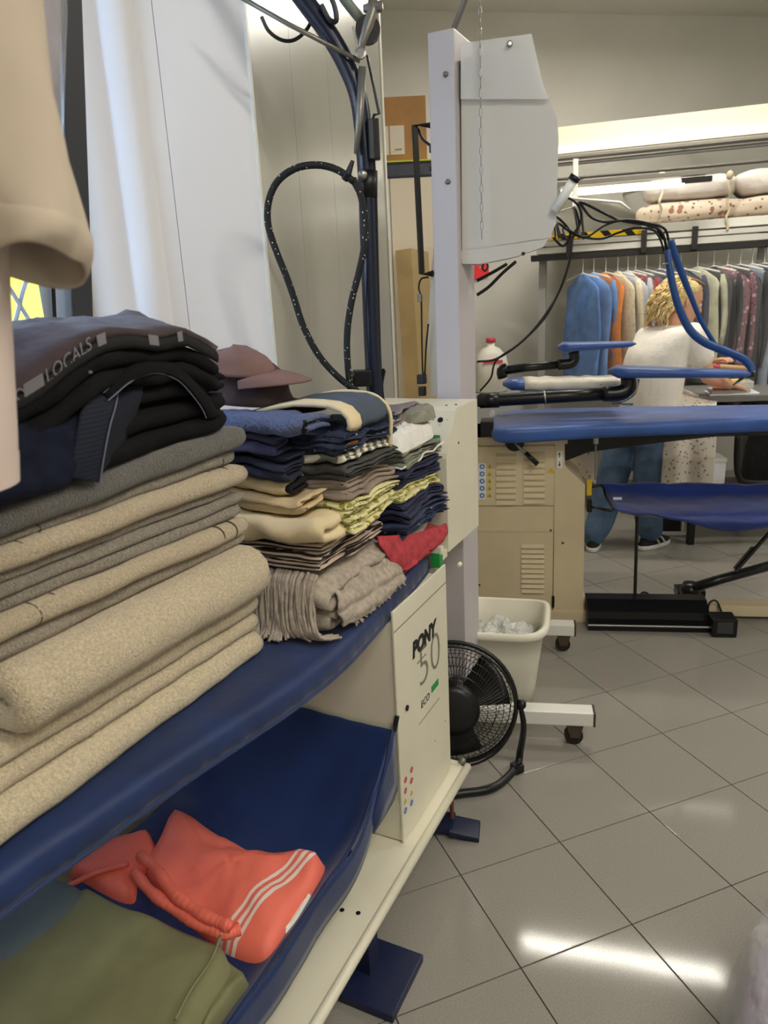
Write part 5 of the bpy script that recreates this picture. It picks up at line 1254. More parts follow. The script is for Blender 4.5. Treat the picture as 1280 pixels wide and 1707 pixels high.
# garments in plastic, hanging edge-on from the track
m_film2 = M('thin_film', (235, 238, 240), rough=.10, alpha=.045, spec=.8)
def garment(px, color, ln, wid, label, cat, seed, turn=20, mat=None, sleeves=True, film=True, topdrop=.10, thick=.026, shift=0.):
    rnd = random.Random(seed)
    p = on_r(px, 436, -.02); hook = V(p.x, p.y, zr[3] - .002)
    ang = math.atan2(nr.y, nr.x) + R(turn); sx = V(math.cos(ang), math.sin(ang), 0); sy = V(-sx.y, sx.x, 0)
    t = thing(cat.replace(' ', '_') if cat != 'garment' else 'hanging_garment', hook, label, cat, 'garments on the conveyor')
    mt = mat or M('hung_%d' % seed, color, rough=.85, var=.10, vscale=14, bump=.4, bscale=40, bdist=.004)
    top = hook - Z * topdrop
    rings = []
    for i in range(15):
        u = i / 14; z = -ln * u
        hw = .035 + (wid - .035) * min(1, u / .09) ** .8
        hw *= 1 + .04 * u
        th = (.018 + (thick - .018) * min(1, u / .25)) * (1 + .1 * math.sin(seed + u * 6))
        rings.append([top + Z * (z - .03 * min(1, u / .1) * abs(math.cos(ph)) * (u < .12)) + sx * (hw * math.cos(ph)) + sy * (th * math.sin(ph) * (1 + .35 * math.sin(5 * ph + seed + 2 * u) * min(1, 3 * u)) + .012 * math.sin(seed * 2 + 7 * u + 2 * math.cos(ph))) for ph in [2 * math.pi * k / 28 for k in range(28)]])
    MB().loft(rings, True).build('cloth', mt, t, True)
    if sleeves:
        for sg in (-1, 1):
            sl_ = []
            for i in range(8):
                u = i / 7
                c = top + Z * (-.05 - ln * .62 * u) + sx * sg * (wid * .97 + .012 * math.sin(3 * u)) + sy * (.03 * sg * math.sin(2.2 * u) + .018)
                r_ = .030 * (1 - .3 * u) * (.5 if i == 0 else 1)
                sl_.append([c + sx * (r_ * .8 * math.cos(ph)) + sy * (r_ * .75 * math.sin(ph) * (1 + .2 * math.sin(3 * ph + i))) for ph in [2 * math.pi * k / 14 for k in range(14)]])
            MB().loft(sl_, True).build('sleeve', mt, t, True)
    if film:
        fr_ = []
        for i in range(13):
            u = i / 12; c = top + Z * (.03 - (ln + .10) * u)
            hw = .03 + (wid + .07) * min(1, u / .12) ** .7; th = .018 + .022 * min(1, u / .2)
            fr_.append([c + sx * (hw * math.cos(ph)) + sy * (th * math.sin(ph)) * (1 + .25 * math.sin(4 * ph + 3 * u * 4 + seed)) for ph in [2 * math.pi * k / 26 for k in range(26)]])
        MB().loft(fr_, False).build('plastic_cover', m_film2, t, True)
    MB().tube([hook + Z * .012 + sx * .012, hook + Z * .022, hook + Z * .010 - sx * .012, hook - Z * .02, top + Z * .01], .0028, 6, 4).build('hanger_hook', m_trim, t)
    MB().tube([top - Z * .035 + sx * wid * .93, top + Z * .004, top - Z * .035 - sx * wid * .93], .006, 6).build('hanger', m_trim, t)
    return t
m_redp = printed('red_pattern', (150, 40, 52), [((225, 200, 195), 45., .22), ((40, 36, 60), 60., .2)]); m_pink = printed('mauve_pattern', (120, 78, 88), [((190, 150, 155), 28., .32), ((40, 30, 36), 40., .22)]); m_lacy = printed('cream_lace', (228, 214, 182), [((205, 186, 148), 40., .3)])
GM = [
    (972, (92, 130, 190), .74, .20, 'sky blue garment in plastic, first on the conveyor from the left', 'garment', 1, 55, None, False),
    (990, (98, 138, 198), .84, .19, 'pale blue shirt in plastic, second on the conveyor from the left', 'shirt', 2, 40, None, True),
    (1010, (222, 130, 50), .80, .20, 'orange dress hanging between the blue shirt and the cream blouse', 'dress', 3, 60, None, False),
    (1030, (228, 214, 182), .86, .20, 'cream lace blouse hanging next to the orange dress', 'blouse', 4, 50, m_lacy, True),
    (1047, (196, 202, 212), .80, .20, 'pale grey shirt half hidden behind the cream blouse', 'shirt', 5, 25, None, True),
    (1060, None, .62, .20, 'red patterned blouse hanging right of the cream blouse', 'blouse', 6, 30, m_redp, True),
    (1078, (48, 62, 66), .70, .20, 'dark green jacket hanging just left of the woman\'s hair', 'jacket', 7, 25, None, True),
    (1100, (60, 62, 84), .70, .20, 'dark slate jacket hanging behind the woman and the blue arm', 'jacket', 8, 20, None, True),
    (1135, (62, 66, 90), .66, .20, 'navy jacket hanging behind the woman', 'jacket', 9, 25, None, True),
    (1163, (186, 186, 160), .72, .21, 'pale sage coat in plastic right of the woman', 'coat', 10, 45, None, True),
    (1190, (26, 26, 29), .98, .20, 'black coat in shiny plastic next to the sage coat', 'coat', 11, 40, None, True),
    (1213, None, .92, .20, 'mauve patterned dress hanging between two black coats', 'dress', 12, 42, m_pink, True),
    (1234, (22, 21, 24), .96, .20, 'black coat hanging right of the mauve patterned dress', 'coat', 13, 35, None, True),
    (1254, (138, 148, 164), .80, .20, 'light blue-grey shirt in plastic near the right edge', 'shirt', 14, 40, None, True),
    (1274, (52, 56, 68), .90, .20, 'slate jacket at the right edge of the photo', 'jacket', 15, 35, None, True),
]
for (px, c, ln, wd, lb, ct, sd, tn, mt, slv) in GM: garment(px, c, ln, wd, lb, ct, sd, 38 + (sd % 3), mt, slv)

# quilts and pillows in bags on the shelf
def pillow(name, c, hx, hy, hz, mat, label, seed, yaw=-19, group='bedding on the shelf'):
    x, y = V(math.cos(R(yaw)), math.sin(R(yaw)), 0), V(-math.sin(R(yaw)), math.cos(R(yaw)), 0)
    t = thing(name, c, label, 'quilt', group); rows = []
    for i in range(17):
        th = math.pi * (i + .01) / 16.02
        row = []
        for k in range(36):
            ph = 2 * math.pi * k / 36; cx, cy = math.cos(ph), math.sin(ph)
            q = x * (hx * math.sin(th) ** .45 * math.copysign(abs(cx) ** .5, cx)) + y * (hy * math.sin(th) ** .45 * math.copysign(abs(cy) ** .5, cy)) + Z * (-hz * math.copysign(abs(math.cos(th)) ** .8, math.cos(th)))
            q *= 1 + .10 * fbm(q, 9., seed)
            row.append(c + q + Z * hz)
        rows.append(row)
    MB().loft(rows, True).build('filling', mat, t, True)
    MB().loft([[c + (q - c - Z * hz) * 1.03 + Z * hz for q in r] for r in rows], True).build('plastic_bag', m_film2, t, True)
    return t
ztop_s = zs + .056
m_qpat = printed('floral_quilt', (206, 190, 168), [((150, 96, 74), 16., .28), ((120, 92, 70), 24., .2)]); m_qwhite = M('white_quilt', (214, 206, 198), rough=.9, var=.05, vscale=8, bump=.6, bscale=18, bdist=.02)
def shp(px, off): p = on_r(px, 370, off); return V(p.x, p.y, ztop_s)
pillow('quilt', shp(1150, -.25), .34, .21, .068, m_qpat, 'beige quilt with brown flowers, left one on the shelf', 2)
pillow('quilt', shp(1290, -.25), .30, .21, .066, m_qpat, 'beige quilt with brown flowers at the right end of the shelf', 4)
pillow('quilt', shp(1145, -.26) + Z * .138, .29, .20, .075, m_qwhite, 'white quilt in a bag on the left flowered quilt', 6)
pillow('quilt', shp(1285, -.26) + Z * .135, .25, .20, .080, m_qwhite, 'white quilt in a bag on the right flowered quilt', 8)
m_rope = M('pale_rope', (205, 192, 165), rough=.9, bump=.6, bscale=200)
for (x0, lb) in ((1101, 'pale rope tied around the left end of the shelf'), (1214, 'pale rope hanging in front of the right quilt')):
    t = thing('rope', on_r(x0, 380, .03), lb, 'rope')
    a_, b_ = on_r(x0 - 3, 385, .03), on_r(x0 + 3, 286, .03)
    tw = []
    for k in range(26): u = k / 25; tw.append(a_ + (b_ - a_) * u + V(.008 * math.sin(u * 22), 0, 0))
    MB().tube(tw, .008, 8).build('strand', m_rope, t, True)
    MB().sphere(b_ - Z * .02, .022, .02, .028).build('knot', m_rope, t, True)

# ------------------------------------------------ lights along the back wall
def at_wall(q): k = (BK0 - q).dot(nB) + .004; return q + nB * k
m_softlit = M('cream_soffit', (226, 222, 196), rough=.6)
s0, s1 = at_y(900, 254, 5.50), at_y(1330, 210, 5.02); s1.z = s0.z
def strip2(name, p0, p1, label, power, r=.018, glow=M('wall_tube', (255, 250, 235), rough=.4, emit=(1., .95, .84), estr=5.)):
    d = (p1 - p0); L = d.length; d.normalize(); w = Z.cross(d); c = (p0 + p1) / 2
    t = thing(name, c, label, 'lamp', 'lamps on the back wall')
    MB().tube([p0, p1], r, 10).build('tube', glow, t)
    return t, d, w, c, L
t, d, w, c, L = strip2('soffit_lamp', s0, s1, 'long bright strip lamp under the cream soffit on the back wall', 30, .020, M('soft_tube', (255, 250, 235), rough=.4, emit=(1., .95, .80), estr=1.4))
MB().box(c + w * .06 + Z * .065, d * (L / 2), w * .03, Z * .085, .004).build('soffit_board', m_softlit, t)
MB().box(c + w * .03 - Z * .045, d * (L / 2), w * .05, Z * .012, .003).build('lower_rail', m_greymetal, t)
MB().box(c + w * .03 - Z * .085, d * (L / 2), w * .02, Z * .010, .003).build('lower_rail', M('dark_grey_rail', (92, 90, 86), rough=.5), t)
for u in (.05, .95):
    q = s0 + (s1 - s0) * u + w * .08 + Z * .1; q2 = q + w * 1.6; MB().cyl(q, at_wall(q), .012, 6).build('wall_arm', m_greymetal, t)
ld = bpy.data.lights.new('soffit_light', 'AREA'); ld.shape = 'RECTANGLE'; ld.size = L; ld.size_y = .06; ld.energy = 1.8; ld.color = LAMP_COL
lo = bpy.data.objects.new('soffit_light', ld); COL.objects.link(lo); fz_ = (-w * .5 + Z * -.86).normalized(); zz = -fz_; xx = d; yy = zz.cross(xx)
lo.matrix_world = Matrix(((xx.x, yy.x, zz.x, c.x - w.x * .03), (xx.y, yy.y, zz.y, c.y - w.y * .03), (xx.z, yy.z, zz.z, c.z - .022), (0, 0, 0, 1))); lo.parent = t; lo.matrix_parent_inverse = t.matrix_world.inverted()
q0, q1 = at_y(935, 322, 5.15), at_y(1140, 309, 4.95); q1.z = q0.z + .0
t, d, w, c, L = strip2('tube_lamp', q0, q1, 'bright fluorescent tube above the conveyor, left of the quilts', 10, .022)
MB().box(c + Z * .05, d * (L / 2 + .12), w * .03, Z * .014, .003).build('housing', m_greymetal, t)
MB().box(q1 + d * .07 + Z * .012, d * .09, w * .022, Z * .016, .004).build('end_piece', m_black, t)
MB().tube([q0 - d * .1 + Z * .085, q1 + d * .9 + Z * .085], .010, 8).build('carrier_bar', M('dark_bar', (80, 76, 70), rough=.5), t)
for u in (.2, 1.3): q = q0 + (q1 - q0) * u + Z * .085; MB().cyl(q, at_wall(q), .010, 6).build('wall_arm', m_steel, t)

# ------------------------------------------------ cables hanging over the blue table
CB = thing('cable_bundle', at_y(950, 400, 3.9), 'tangle of black cables drooping from the hood to the blue table', 'cables')
for pts, r in (
    (((920, 345), (945, 330), (965, 345), (968, 370), (955, 395), (948, 440), (925, 500), (880, 560), (830, 597), (795, 603)), .006),
    (((958, 345), (965, 375), (952, 405), (945, 450), (915, 520), (870, 570), (828, 600), (818, 630), (800, 652)), .005),
    (((967, 337), (1000, 352), (1030, 366), (1060, 372), (1090, 378), (1105, 392), (1112, 420)), .007),
    (((967, 340), (985, 362), (1010, 370), (1045, 367), (1080, 372), (1108, 382), (1116, 412)), .006),
    (((930, 372), (960, 392), (1000, 398), (1030, 388), (1060, 380), (1090, 384), (1108, 400)), .006),
    (((940, 380), (975, 395), (1010, 375), (1050, 366), (1085, 380), (1100, 398), (1108, 424)), .005),
    (((925, 360), (945, 378), (950, 394), (938, 410), (922, 396)), .006)):
    MB().tube([on_r(pts[0][0] + 6, 398, .05), at_y(pts[0][0] + 2, pts[0][1] + 14, 4.4)] + [at_y(x, y, 3.75 - .03 * (x - 900) / 100 + .02 * math.sin(i)) for i, (x, y) in enumerate(pts)], r, 7, 6).build('cable', m_black, CB, True)
for pts in (((860, 436), (838, 455), (815, 478), (795, 492)), ((845, 440), (825, 452), (795, 468))): MB().tube([at_y(x, y, 2.75) for x, y in pts], .006, 7, 4).build('cable', m_black, CB, True)
BR = thing('wire_bracket', at_y(1000, 335, 4.9), 'thin white bent bracket rod left of the quilts', 'bracket')
MB().tube([at_y(945, 330, 4.9), at_y(1030, 337, 4.85), at_y(1035, 338, 4.85), at_y(1050, 350, 4.85)], .008, 8).build('rod', m_trim, BR, True)
a_ = at_y(960, 265, 4.9); b_ = at_y(957, 345, 4.9)
MB().box((a_ + b_) / 2, V(.016, 0, 0), V(0, .008, 0), Z * ((a_.z - b_.z) / 2), .003).build('upright_strip', m_trim, BR)
b_ = at_y(957, 345, 4.9)
MB().tube([b_, at_y(966, 392, 4.9)], .012, 8).build('lower_post', m_greymetal, BR)
MB().tube([b_, at_wall(b_)], .006, 8).build('wall_rod', m_trim, BR)

# ------------------------------------------------ cream cupboard with box and plank, behind the post
m_cup = M('cream_cupboard', (238, 226, 205), rough=.5); m_card = M('cardboard', (172, 130, 84), rough=.85, var=.05, vscale=6)
CU = thing('tall_cupboard', at_y(690, 650, 4.6), 'tall cream cupboard standing behind the white post', 'cupboard')
x0, x1 = at_y(633, 500, 4.6).x, at_y(745, 500, 4.6).x; zt_ = at_y(680, 297, 4.6).z
MB().box(V((x0 + x1) / 2, 4.8, zt_ / 2), V((x1 - x0) / 2, 0, 0), V(0, .2, 0), Z * (zt_ / 2), .004).build('body', m_cup, CU)
xm = at_y(657, 500, 4.6).x
MB().box(V((x0 + xm) / 2, 4.59, zt_ / 2), V((xm - x0) / 2 - .003, 0, 0), V(0, .010, 0), Z * (zt_ / 2), .003).build('side_door', m_trim, CU)
MB().box(V((xm + x1) / 2, 4.592, zt_ / 2), V((x1 - xm) / 2 - .003, 0, 0), V(0, .008, 0), Z * (zt_ / 2), .003).build('door', m_cup, CU)
FT = thing('folded_sheet', V((x0 + x1) / 2, 4.7, zt_), 'dark blue plastic sheet lying on top of the cupboard', 'sheet')
MB().box(V((x0 + x1) / 2 + .03, 4.75, zt_ + .042), V((x1 - x0) / 2 - .03, 0, 0), V(0, .17, 0), Z * .040, .012).build('sheet', M('dark_blue_sheet', (58, 62, 80), rough=.35, var=.12, vscale=12), FT)
MB().box(V(x0 + .03, 4.70, zt_ + .045), V(.035, 0, 0), V(0, .09, 0), Z * .042, .01).build('pale_end', M('milky_sheet', (190, 188, 186), rough=.4), FT)
MB().box(V((x0 + x1) / 2 + .02, 4.74, zt_ + .087), V((x1 - x0) / 2 - .05, 0, 0), V(0, .17, 0), Z * .004, .001).build('yellow_edge', M('yellow_green', (205, 214, 70), rough=.6), FT)
BX = thing('cardboard_box', V(.18, 4.75, zt_ + .09), 'brown cardboard box with white labels on top of the cupboard', 'box')
bx0, bx1 = at_y(638, 220, 4.62).x, at_y(711, 220, 4.62).x; bz0 = zt_ + .092; bz1 = at_y(680, 160, 4.62).z
MB().box(V((bx0 + bx1) / 2, 4.74, (bz0 + bz1) / 2), V((bx1 - bx0) / 2, 0, 0), V(0, .12, 0), Z * ((bz1 - bz0) / 2), .003).build('carton', m_card, BX)
lz = at_y(656, 234, 4.62).z
for xa, xb in ((637, 648), (650, 674)):
    a_, b_ = at_y(xa, 234, 4.618).x, at_y(xb, 234, 4.618).x; MB().box(V((a_ + b_) / 2, 4.6185, lz), V((b_ - a_) / 2, 0, 0), V(0, .001, 0), Z * .075).build('paper_label', M('paper_label', (226, 214, 200), rough=.7), BX)
a_ = at_y(664, 249, 4.617); MB().box(a_, V(.02, 0, 0), V(0, .001, 0), Z * .003).build('label_print', m_inkgrey, BX)
PK = thing('leaning_plank', at_y(690, 660, 4.4), 'tan wooden board leaning against the cream cupboard', 'board')
pk = [at_y(659, 418, 4.5), at_y(685, 414, 4.5), at_y(714, 420, 4.5)]
bt = [V(q.x + dx, 4.42, 0.0) for q, dx in zip(pk, (.05, .05, .05))]
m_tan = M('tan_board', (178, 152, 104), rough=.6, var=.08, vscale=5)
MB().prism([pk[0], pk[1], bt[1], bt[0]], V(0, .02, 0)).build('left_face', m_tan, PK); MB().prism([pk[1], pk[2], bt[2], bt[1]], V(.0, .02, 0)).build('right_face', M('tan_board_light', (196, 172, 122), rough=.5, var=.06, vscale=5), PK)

# red bag, canister on a low cabinet
RB = thing('red_notice', at_y(800, 452, 5.8), 'small red notice plate on the back wall behind the white post', 'notice')
rc = [at_plane(x, y, BK0 + nB * .03, nB) for x, y in ((768, 438), (813, 440), (816, 458), (795, 464), (768, 470))]
MB().prism(rc, -nB * .026).build('plate', M('red_vinyl', (224, 44, 52), rough=.45), RB)
MB().lathe(at_plane(800, 446, BK0 + nB * .03, nB), nB, [(.008, 0), (.008, .003)], 8).build('screw', m_steel, RB)
LC_ = thing('low_cabinet', at_y(815, 660, 5.35), 'low grey cabinet standing against the back wall', 'cabinet')
lc = at_y(815, 654, 5.35)
MB().box(V(lc.x, 5.45, lc.z / 2), V(.22, 0, 0), V(0, .2, 0), Z * (lc.z / 2), .005).build('body', M('grey_cabinet', (150, 152, 150), rough=.5), LC_)
MB().box(V(lc.x, 5.245, lc.z / 2), V(.20, 0, 0), V(0, .006, 0), Z * (lc.z / 2 - .03), .003).build('door', M('grey_cabinet_door', (160, 162, 160), rough=.5), LC_)
CN = thing('plastic_canister', V(lc.x, 5.38, lc.z), 'white plastic canister with red print behind the black pipe', 'canister')
c = V(lc.x + .02, 5.38, lc.z)
MB().loft([[c + V(rx * math.copysign(abs(math.cos(ph)) ** .6, math.cos(ph)), ry * math.copysign(abs(math.sin(ph)) ** .6, math.sin(ph)), z) for ph in [2 * math.pi * k / 24 for k in range(24)]] for rx, ry, z in ((.10, .07, 0), (.115, .085, .01), (.12, .09, .20), (.105, .085, .26), (.06, .06, .31), (.028, .028, .325), (.028, .028, .355))], True).build('body', M('milky_canister', (226, 222, 210), rough=.4), CN, True)
MB().lathe(c + Z * .35, Z, [(.034, 0), (.034, .03), (.03, .034)], 16).build('lid', m_inkred, CN, True)
MB().box(c + V(.0, -.093, .22), V(.07, 0, 0), V(0, .001, 0), Z * .012).build('red_print', m_inkred, CN)

# ================================================================== WORK TABLE OF THE WOMAN
WT = thing('work_table', V(2.25, 4.55, 0), 'dark work table that the woman leans over, half hidden by the blue board', 'table')
MB().box(V(2.32, 4.62, .925), V(.42, -.05, 0), V(.03, .28, 0), Z * .018, .005).build('table_top', M('grey_laminate', (120, 118, 114), rough=.5), WT)
for x, y in ((1.94, 4.43), (2.66, 4.34), (1.98, 4.86), (2.70, 4.78)): MB().box(V(x, y, .455), V(.02, 0, 0), V(0, .02, 0), Z * .455, .004).build('leg', m_blkmet, WT)
MB().tube([at_y(1230, 722, 4.2), at_y(1228, 770, 4.2), at_y(1232, 795, 4.2), at_y(1250, 804, 4.2), at_y(1330, 804, 4.2)], .018, 10, 5).build('tube_brace', m_blkmet, WT, True)
MB().box(V(2.31, 4.62, .30), V(.36, -.04, 0), V(.03, .25, 0), Z * .015, .004).build('lower_shelf', m_blkmet, WT)
PP = thing('paper_stack', at_y(1225, 668, 4.35), 'stack of papers and a clear tray on the work table', 'papers')
pc = V(2.14, 4.46, .944)
MB().box(pc + Z * .006, V(.14, -.015, 0), V(.02, .09, 0), Z * .005, .001).build('white_papers', MATS['white_sheet'], PP)
MB().box(pc + V(-.02, 0, .022), V(.11, -.012, 0), V(.02, .08, 0), Z * .010, .002).build('grey_papers', M('grey_paper', (180, 176, 170), rough=.7), PP)
MB().box(pc + V(-.06, -.02, .034), V(.06, -.006, 0), V(.02, .05, 0), Z * .006, .002).build('red_folder', M('red_folder', (190, 90, 78), rough=.6), PP)
MB().box(pc + V(.03, 0, .055), V(.085, -.01, 0), V(.02, .07, 0), Z * .020, .006).build('clear_tray', M('clear_tray', (225, 225, 215), rough=.15, alpha=.7), PP)
MB().box(pc + V(.02, 0, .079), V(.05, -.005, 0), V(.012, .03, 0), Z * .004, .001).build('yellow_note', M('yellow_note', (235, 220, 110), rough=.6), PP)
m_flor = printed('floral_cotton', (222, 214, 202), [((150, 128, 122), 34., .24), ((190, 160, 150), 24., .16)])
FLC = thing('floral_sheet', at_y(1150, 740, 4.1), 'white cotton sheet with small flowers hanging from the work table', 'sheet')
rows = [[at_y(x, y, Y) for x, y, Y in r] for r in (
    ((1118, 642, 4.55), (1135, 646, 4.5), (1152, 652, 4.5), (1175, 664, 4.45), (1195, 668, 4.4)), ((1112, 672, 4.3), (1132, 674, 4.26), (1152, 676, 4.24), (1174, 678, 4.22), (1194, 680, 4.2)), ((1106, 730, 4.26), (1130, 726, 4.2), (1150, 728, 4.22), (1172, 726, 4.18), (1194, 724, 4.16)),
    ((1104, 775, 4.26), (1128, 776, 4.19), (1148, 778, 4.22), (1170, 776, 4.17), (1191, 774, 4.16)), ((1100, 830, 4.26), (1126, 832, 4.19), (1146, 834, 4.22), (1168, 832, 4.17), (1188, 830, 4.16)))]
MB().grid(smooth_rows(rows, 6, 7), .004).build('cloth', m_flor, FLC, True)
FL2 = thing('floral_sheet', at_y(970, 770, 3.62), 'corner of floral cloth hanging beside the beige cabinet', 'sheet')
rows = [[at_y(x, y, Y) for x, y, Y in r] for r in (((938, 744, 3.85), (965, 742, 3.82), (992, 740, 3.8)), ((942, 768, 3.85), (968, 764, 3.80), (995, 760, 3.8)), ((952, 780, 3.85), (974, 782, 3.80), (994, 784, 3.8)), ((974, 795, 3.85), (984, 802, 3.80), (993, 808, 3.8)))]
MB().grid(smooth_rows(rows, 6, 6), .004).build('cloth', m_flor, FL2, True)
MB().tube([at_y(930, 742, 3.84), at_y(1000, 738, 3.8)], .006, 8).build('hem_rod', m_blkmet, FL2)
BG = thing('black_bag', at_y(1275, 780, 4.3), 'black bag of clothes standing under the work table at the right edge', 'bag')
patch('bag', M('black_bag', (40, 40, 44), rough=.45, bump=.6, bscale=18, bdist=.02), [V(2.42, 4.42, 0), V(2.62, 4.40, 0), V(2.66, 4.7, 0), V(2.5, 4.85, 0), V(2.36, 4.7, 0)], .318, .40, BG, seed=61, rings=10, p=3, wr=.03, wsc=7.)
WB = thing('white_box', at_y(1208, 766, 4.35), 'small white box on the lower shelf of the work table', 'box')
q = V(2.03, 4.5, .316); MB().box(q + Z * .11, V(.10, -.012, 0), V(.01, .08, 0), Z * .11, .006).build('carton', MATS['white_sheet'], WB)
MB().box(q + Z * .225, V(.105, -.0125, 0), V(.0105, .084, 0), Z * .012, .004).build('lid', m_trim, WB)
BS = thing('floor_socket_box', at_z(1115, 900, 0), 'low black box with white edges on the floor behind the woman', 'box')
q = at_z(1112, 896, 0); MB().box(q + V(.03, .12, .075), V(.085, -.01, 0), V(.01, .06, 0), Z * .075, .005).build('case', m_blkmet, BS)
MB().box(q + V(.115, .10, .075), V(.008, 0, 0), V(0, .065, 0), Z * .08, .002).build('white_edge', m_trim, BS); MB().box(q + V(.06, .05, .012), V(.09, -.01, 0), V(.002, .02, 0), Z * .010, .002).build('white_foot', m_trim, BS)

# ================================================================== PLASTIC BAG WITH LINEN, RIGHT FOREGROUND
LB = thing('linen_bag', V(.83, 1.33, 0), 'clear plastic bag of lavender linen on the floor at the right foreground', 'bag')
bo = [at_z(x, y, .0) for x, y in ((1255, 1690), (1330, 1640), (1450, 1640), (1520, 1800), (1400, 1960), (1250, 1900), (1215, 1780))]
patch('linen', M('lavender_linen', (214, 202, 216), rough=.85, var=.08, vscale=7, bump=.7, bscale=14, bdist=.03), bo, .002, .36, LB, seed=71, rings=12, p=2.6, wr=.035, wsc=9., k=6)
cb_ = sum(bo, Vector()) / len(bo)
patch('plastic', M('bag_film', (232, 232, 232), rough=.14, alpha=.30, bump=1., bscale=12, bdist=.03, spec=.9), [cb_ + (q - cb_) * 1.22 for q in bo], .001, .44, LB, seed=72, rings=14, p=2.6, wr=.04, wsc=11., k=6)
# ================================================================== WOMAN AT THE WORK TABLE
WY = 4.42
def wy(px, py, dy=0.): return at_y(px, py, WY + dy)
SC = wy(1101, 700).x - wy(1100, 700).x       # metres per pixel at her distance
def remesh(mb, name, mat, parent, voxel=.008, it=4):
    o = mb.build(name + '_tmp', None)
    r = o.modifiers.new('r', 'REMESH'); r.mode = 'VOXEL'; r.voxel_size = voxel; r.use_smooth_shade = True
    s_ = o.modifiers.new('s', 'SMOOTH'); s_.factor = .5; s_.iterations = it
    dg = bpy.context.evaluated_depsgraph_get(); me = bpy.data.meshes.new_from_object(o.evaluated_get(dg))
    bpy.data.objects.remove(o)
    me.name = name; me.materials.clear(); me.materials.append(mat); me.polygons.foreach_set('use_smooth', [True] * len(me.polygons))
    n = bpy.data.objects.new(name, me); COL.objects.link(n); n.parent = parent; n.matrix_parent_inverse = parent.matrix_world.inverted(); return n
def limb(mb, pts, rr, n=14):
    pts = [Vector(p) for p in pts]; p2, r2 = spline(pts, rr, 5)
    mb.tube(p2, r2, n); mb.sphere(pts[0], rr[0]); mb.sphere(pts[-1], rr[-1]); return mb
def ell(mb, secs, f, n=24):
    """stacked ellipses: centre, half side-to-side, half front-to-back; f = facing"""
    sd = Vector((f.y, -f.x, 0)); rg = []
    cs = sp_pts([c for c, a, b in secs], 5); A_ = spline([V(a, b, 0) for c, a, b in secs], 1., 5)[0]
    for c, ab in zip(cs, A_):
        rg.append([c + sd * (ab.x * math.cos(2 * math.pi * k / n)) + f * (ab.y * math.sin(2 * math.pi * k / n)) for k in range(n)])
    mb.loft(rg, True); return mb
m_skin = M('skin', (216, 164, 136), rough=.55, var=.03, vscale=10); m_shirt = M('white_jersey', (240, 234, 224), rough=.9, var=.02, vscale=8, bump=.5, bscale=16, bdist=.012)
m_jeans = M('blue_denim', (84, 108, 138), rough=.9, var=.12, vscale=10, bump=.5, bscale=24, bdist=.008); m_hair = M('blond_hair', (240, 198, 140), rough=.5, var=.18, vscale=40); m_hair2 = M('hair_roots', (120, 92, 58), rough=.6, var=.2, vscale=40)
WM = thing('person', wy(1050, 912), 'person in white t-shirt and blue jeans leaning over the work table', 'person')
face = V(1., -.08, 0).normalized(); bodyf = V(.92, .40, 0).normalized(); rside = V(bodyf.y, -bodyf.x, 0)   # rside: her right, towards the camera
pel = wy(1078, 700); chest = wy(1102, 582); neckb = wy(1124, 543)
footL, footR = wy(988, 915, .02), wy(1082, 908, -.02)
kneeL, kneeR = wy(1015, 815, .06), wy(1080, 812, -.04)
hipL, hipR = pel - rside * .085 + Z * -.03 + V(-.05, 0, 0), pel + rside * .085 + Z * -.03
shR, shL = wy(1134, 566) + rside * .10, wy(1116, 572) - rside * .15
elR, haR = wy(1154, 626) + rside * .12, wy(1203, 640) + rside * .06
elL, haL = wy(1150, 618) - rside * .06 + V(.06, .05, 0), wy(1183, 606) - rside * .02
# body (skin): head, neck, trunk, arms with hands, legs
b = MB()
hc = wy(1141, 502); up = (Z * .93 + face * .30 - V(0, 0, 0)).normalized(); hf = (face * .93 - Z * .34).normalized(); hs = up.cross(hf).normalized()
def hp(x, y, z): return hc + hs * x + hf * y + up * z
rg = []
for z, a_, bb, off in ((-.115, .028, .030, .050), (-.105, .042, .045, .040), (-.08, .054, .066, .022), (-.045, .064, .084, .008), (0., .071, .094, 0.), (.04, .073, .097, -.004), (.08, .066, .088, -.010), (.105, .045, .062, -.014), (.118, .018, .025, -.016)):
    rg.append([hp(a_ * math.cos(2 * math.pi * k / 20), off + bb * math.sin(2 * math.pi * k / 20), z) for k in range(20)])
b.loft(rg, True)
b.sphere(hp(0, .098, -.025), .011, .012, .014); limb(b, [hp(0, .088, .012), hp(0, .100, -.012), hp(0, .106, -.028)], [.009, .010, .011], 8)      # nose
b.sphere(hp(0, .066, -.098), .026); limb(b, [hp(-.022, .078, -.066), hp(0, .088, -.066), hp(.022, .078, -.066)], [.006, .008, .006], 8)         # chin, lips
limb(b, [hp(-.045, .076, .022), hp(0, .090, .026), hp(.045, .076, .022)], [.008, .010, .008], 8)                                            # brow
for s in (-1, 1): b.sphere(hp(s * .074, -.008, -.015), .010, .016, .026)                                                                  # ears
limb(b, [neckb - Z * .04, neckb + (hp(0, -.02, -.09) - neckb) * .5, hp(0, -.01, -.06)], [.058, .052, .050])
ell(b, [(pel - Z * .10, .15, .10), (pel, .165, .115), (pel + (chest - pel) * .45, .14, .10), (chest, .155, .11), (neckb - Z * .02, .10, .075)], bodyf)
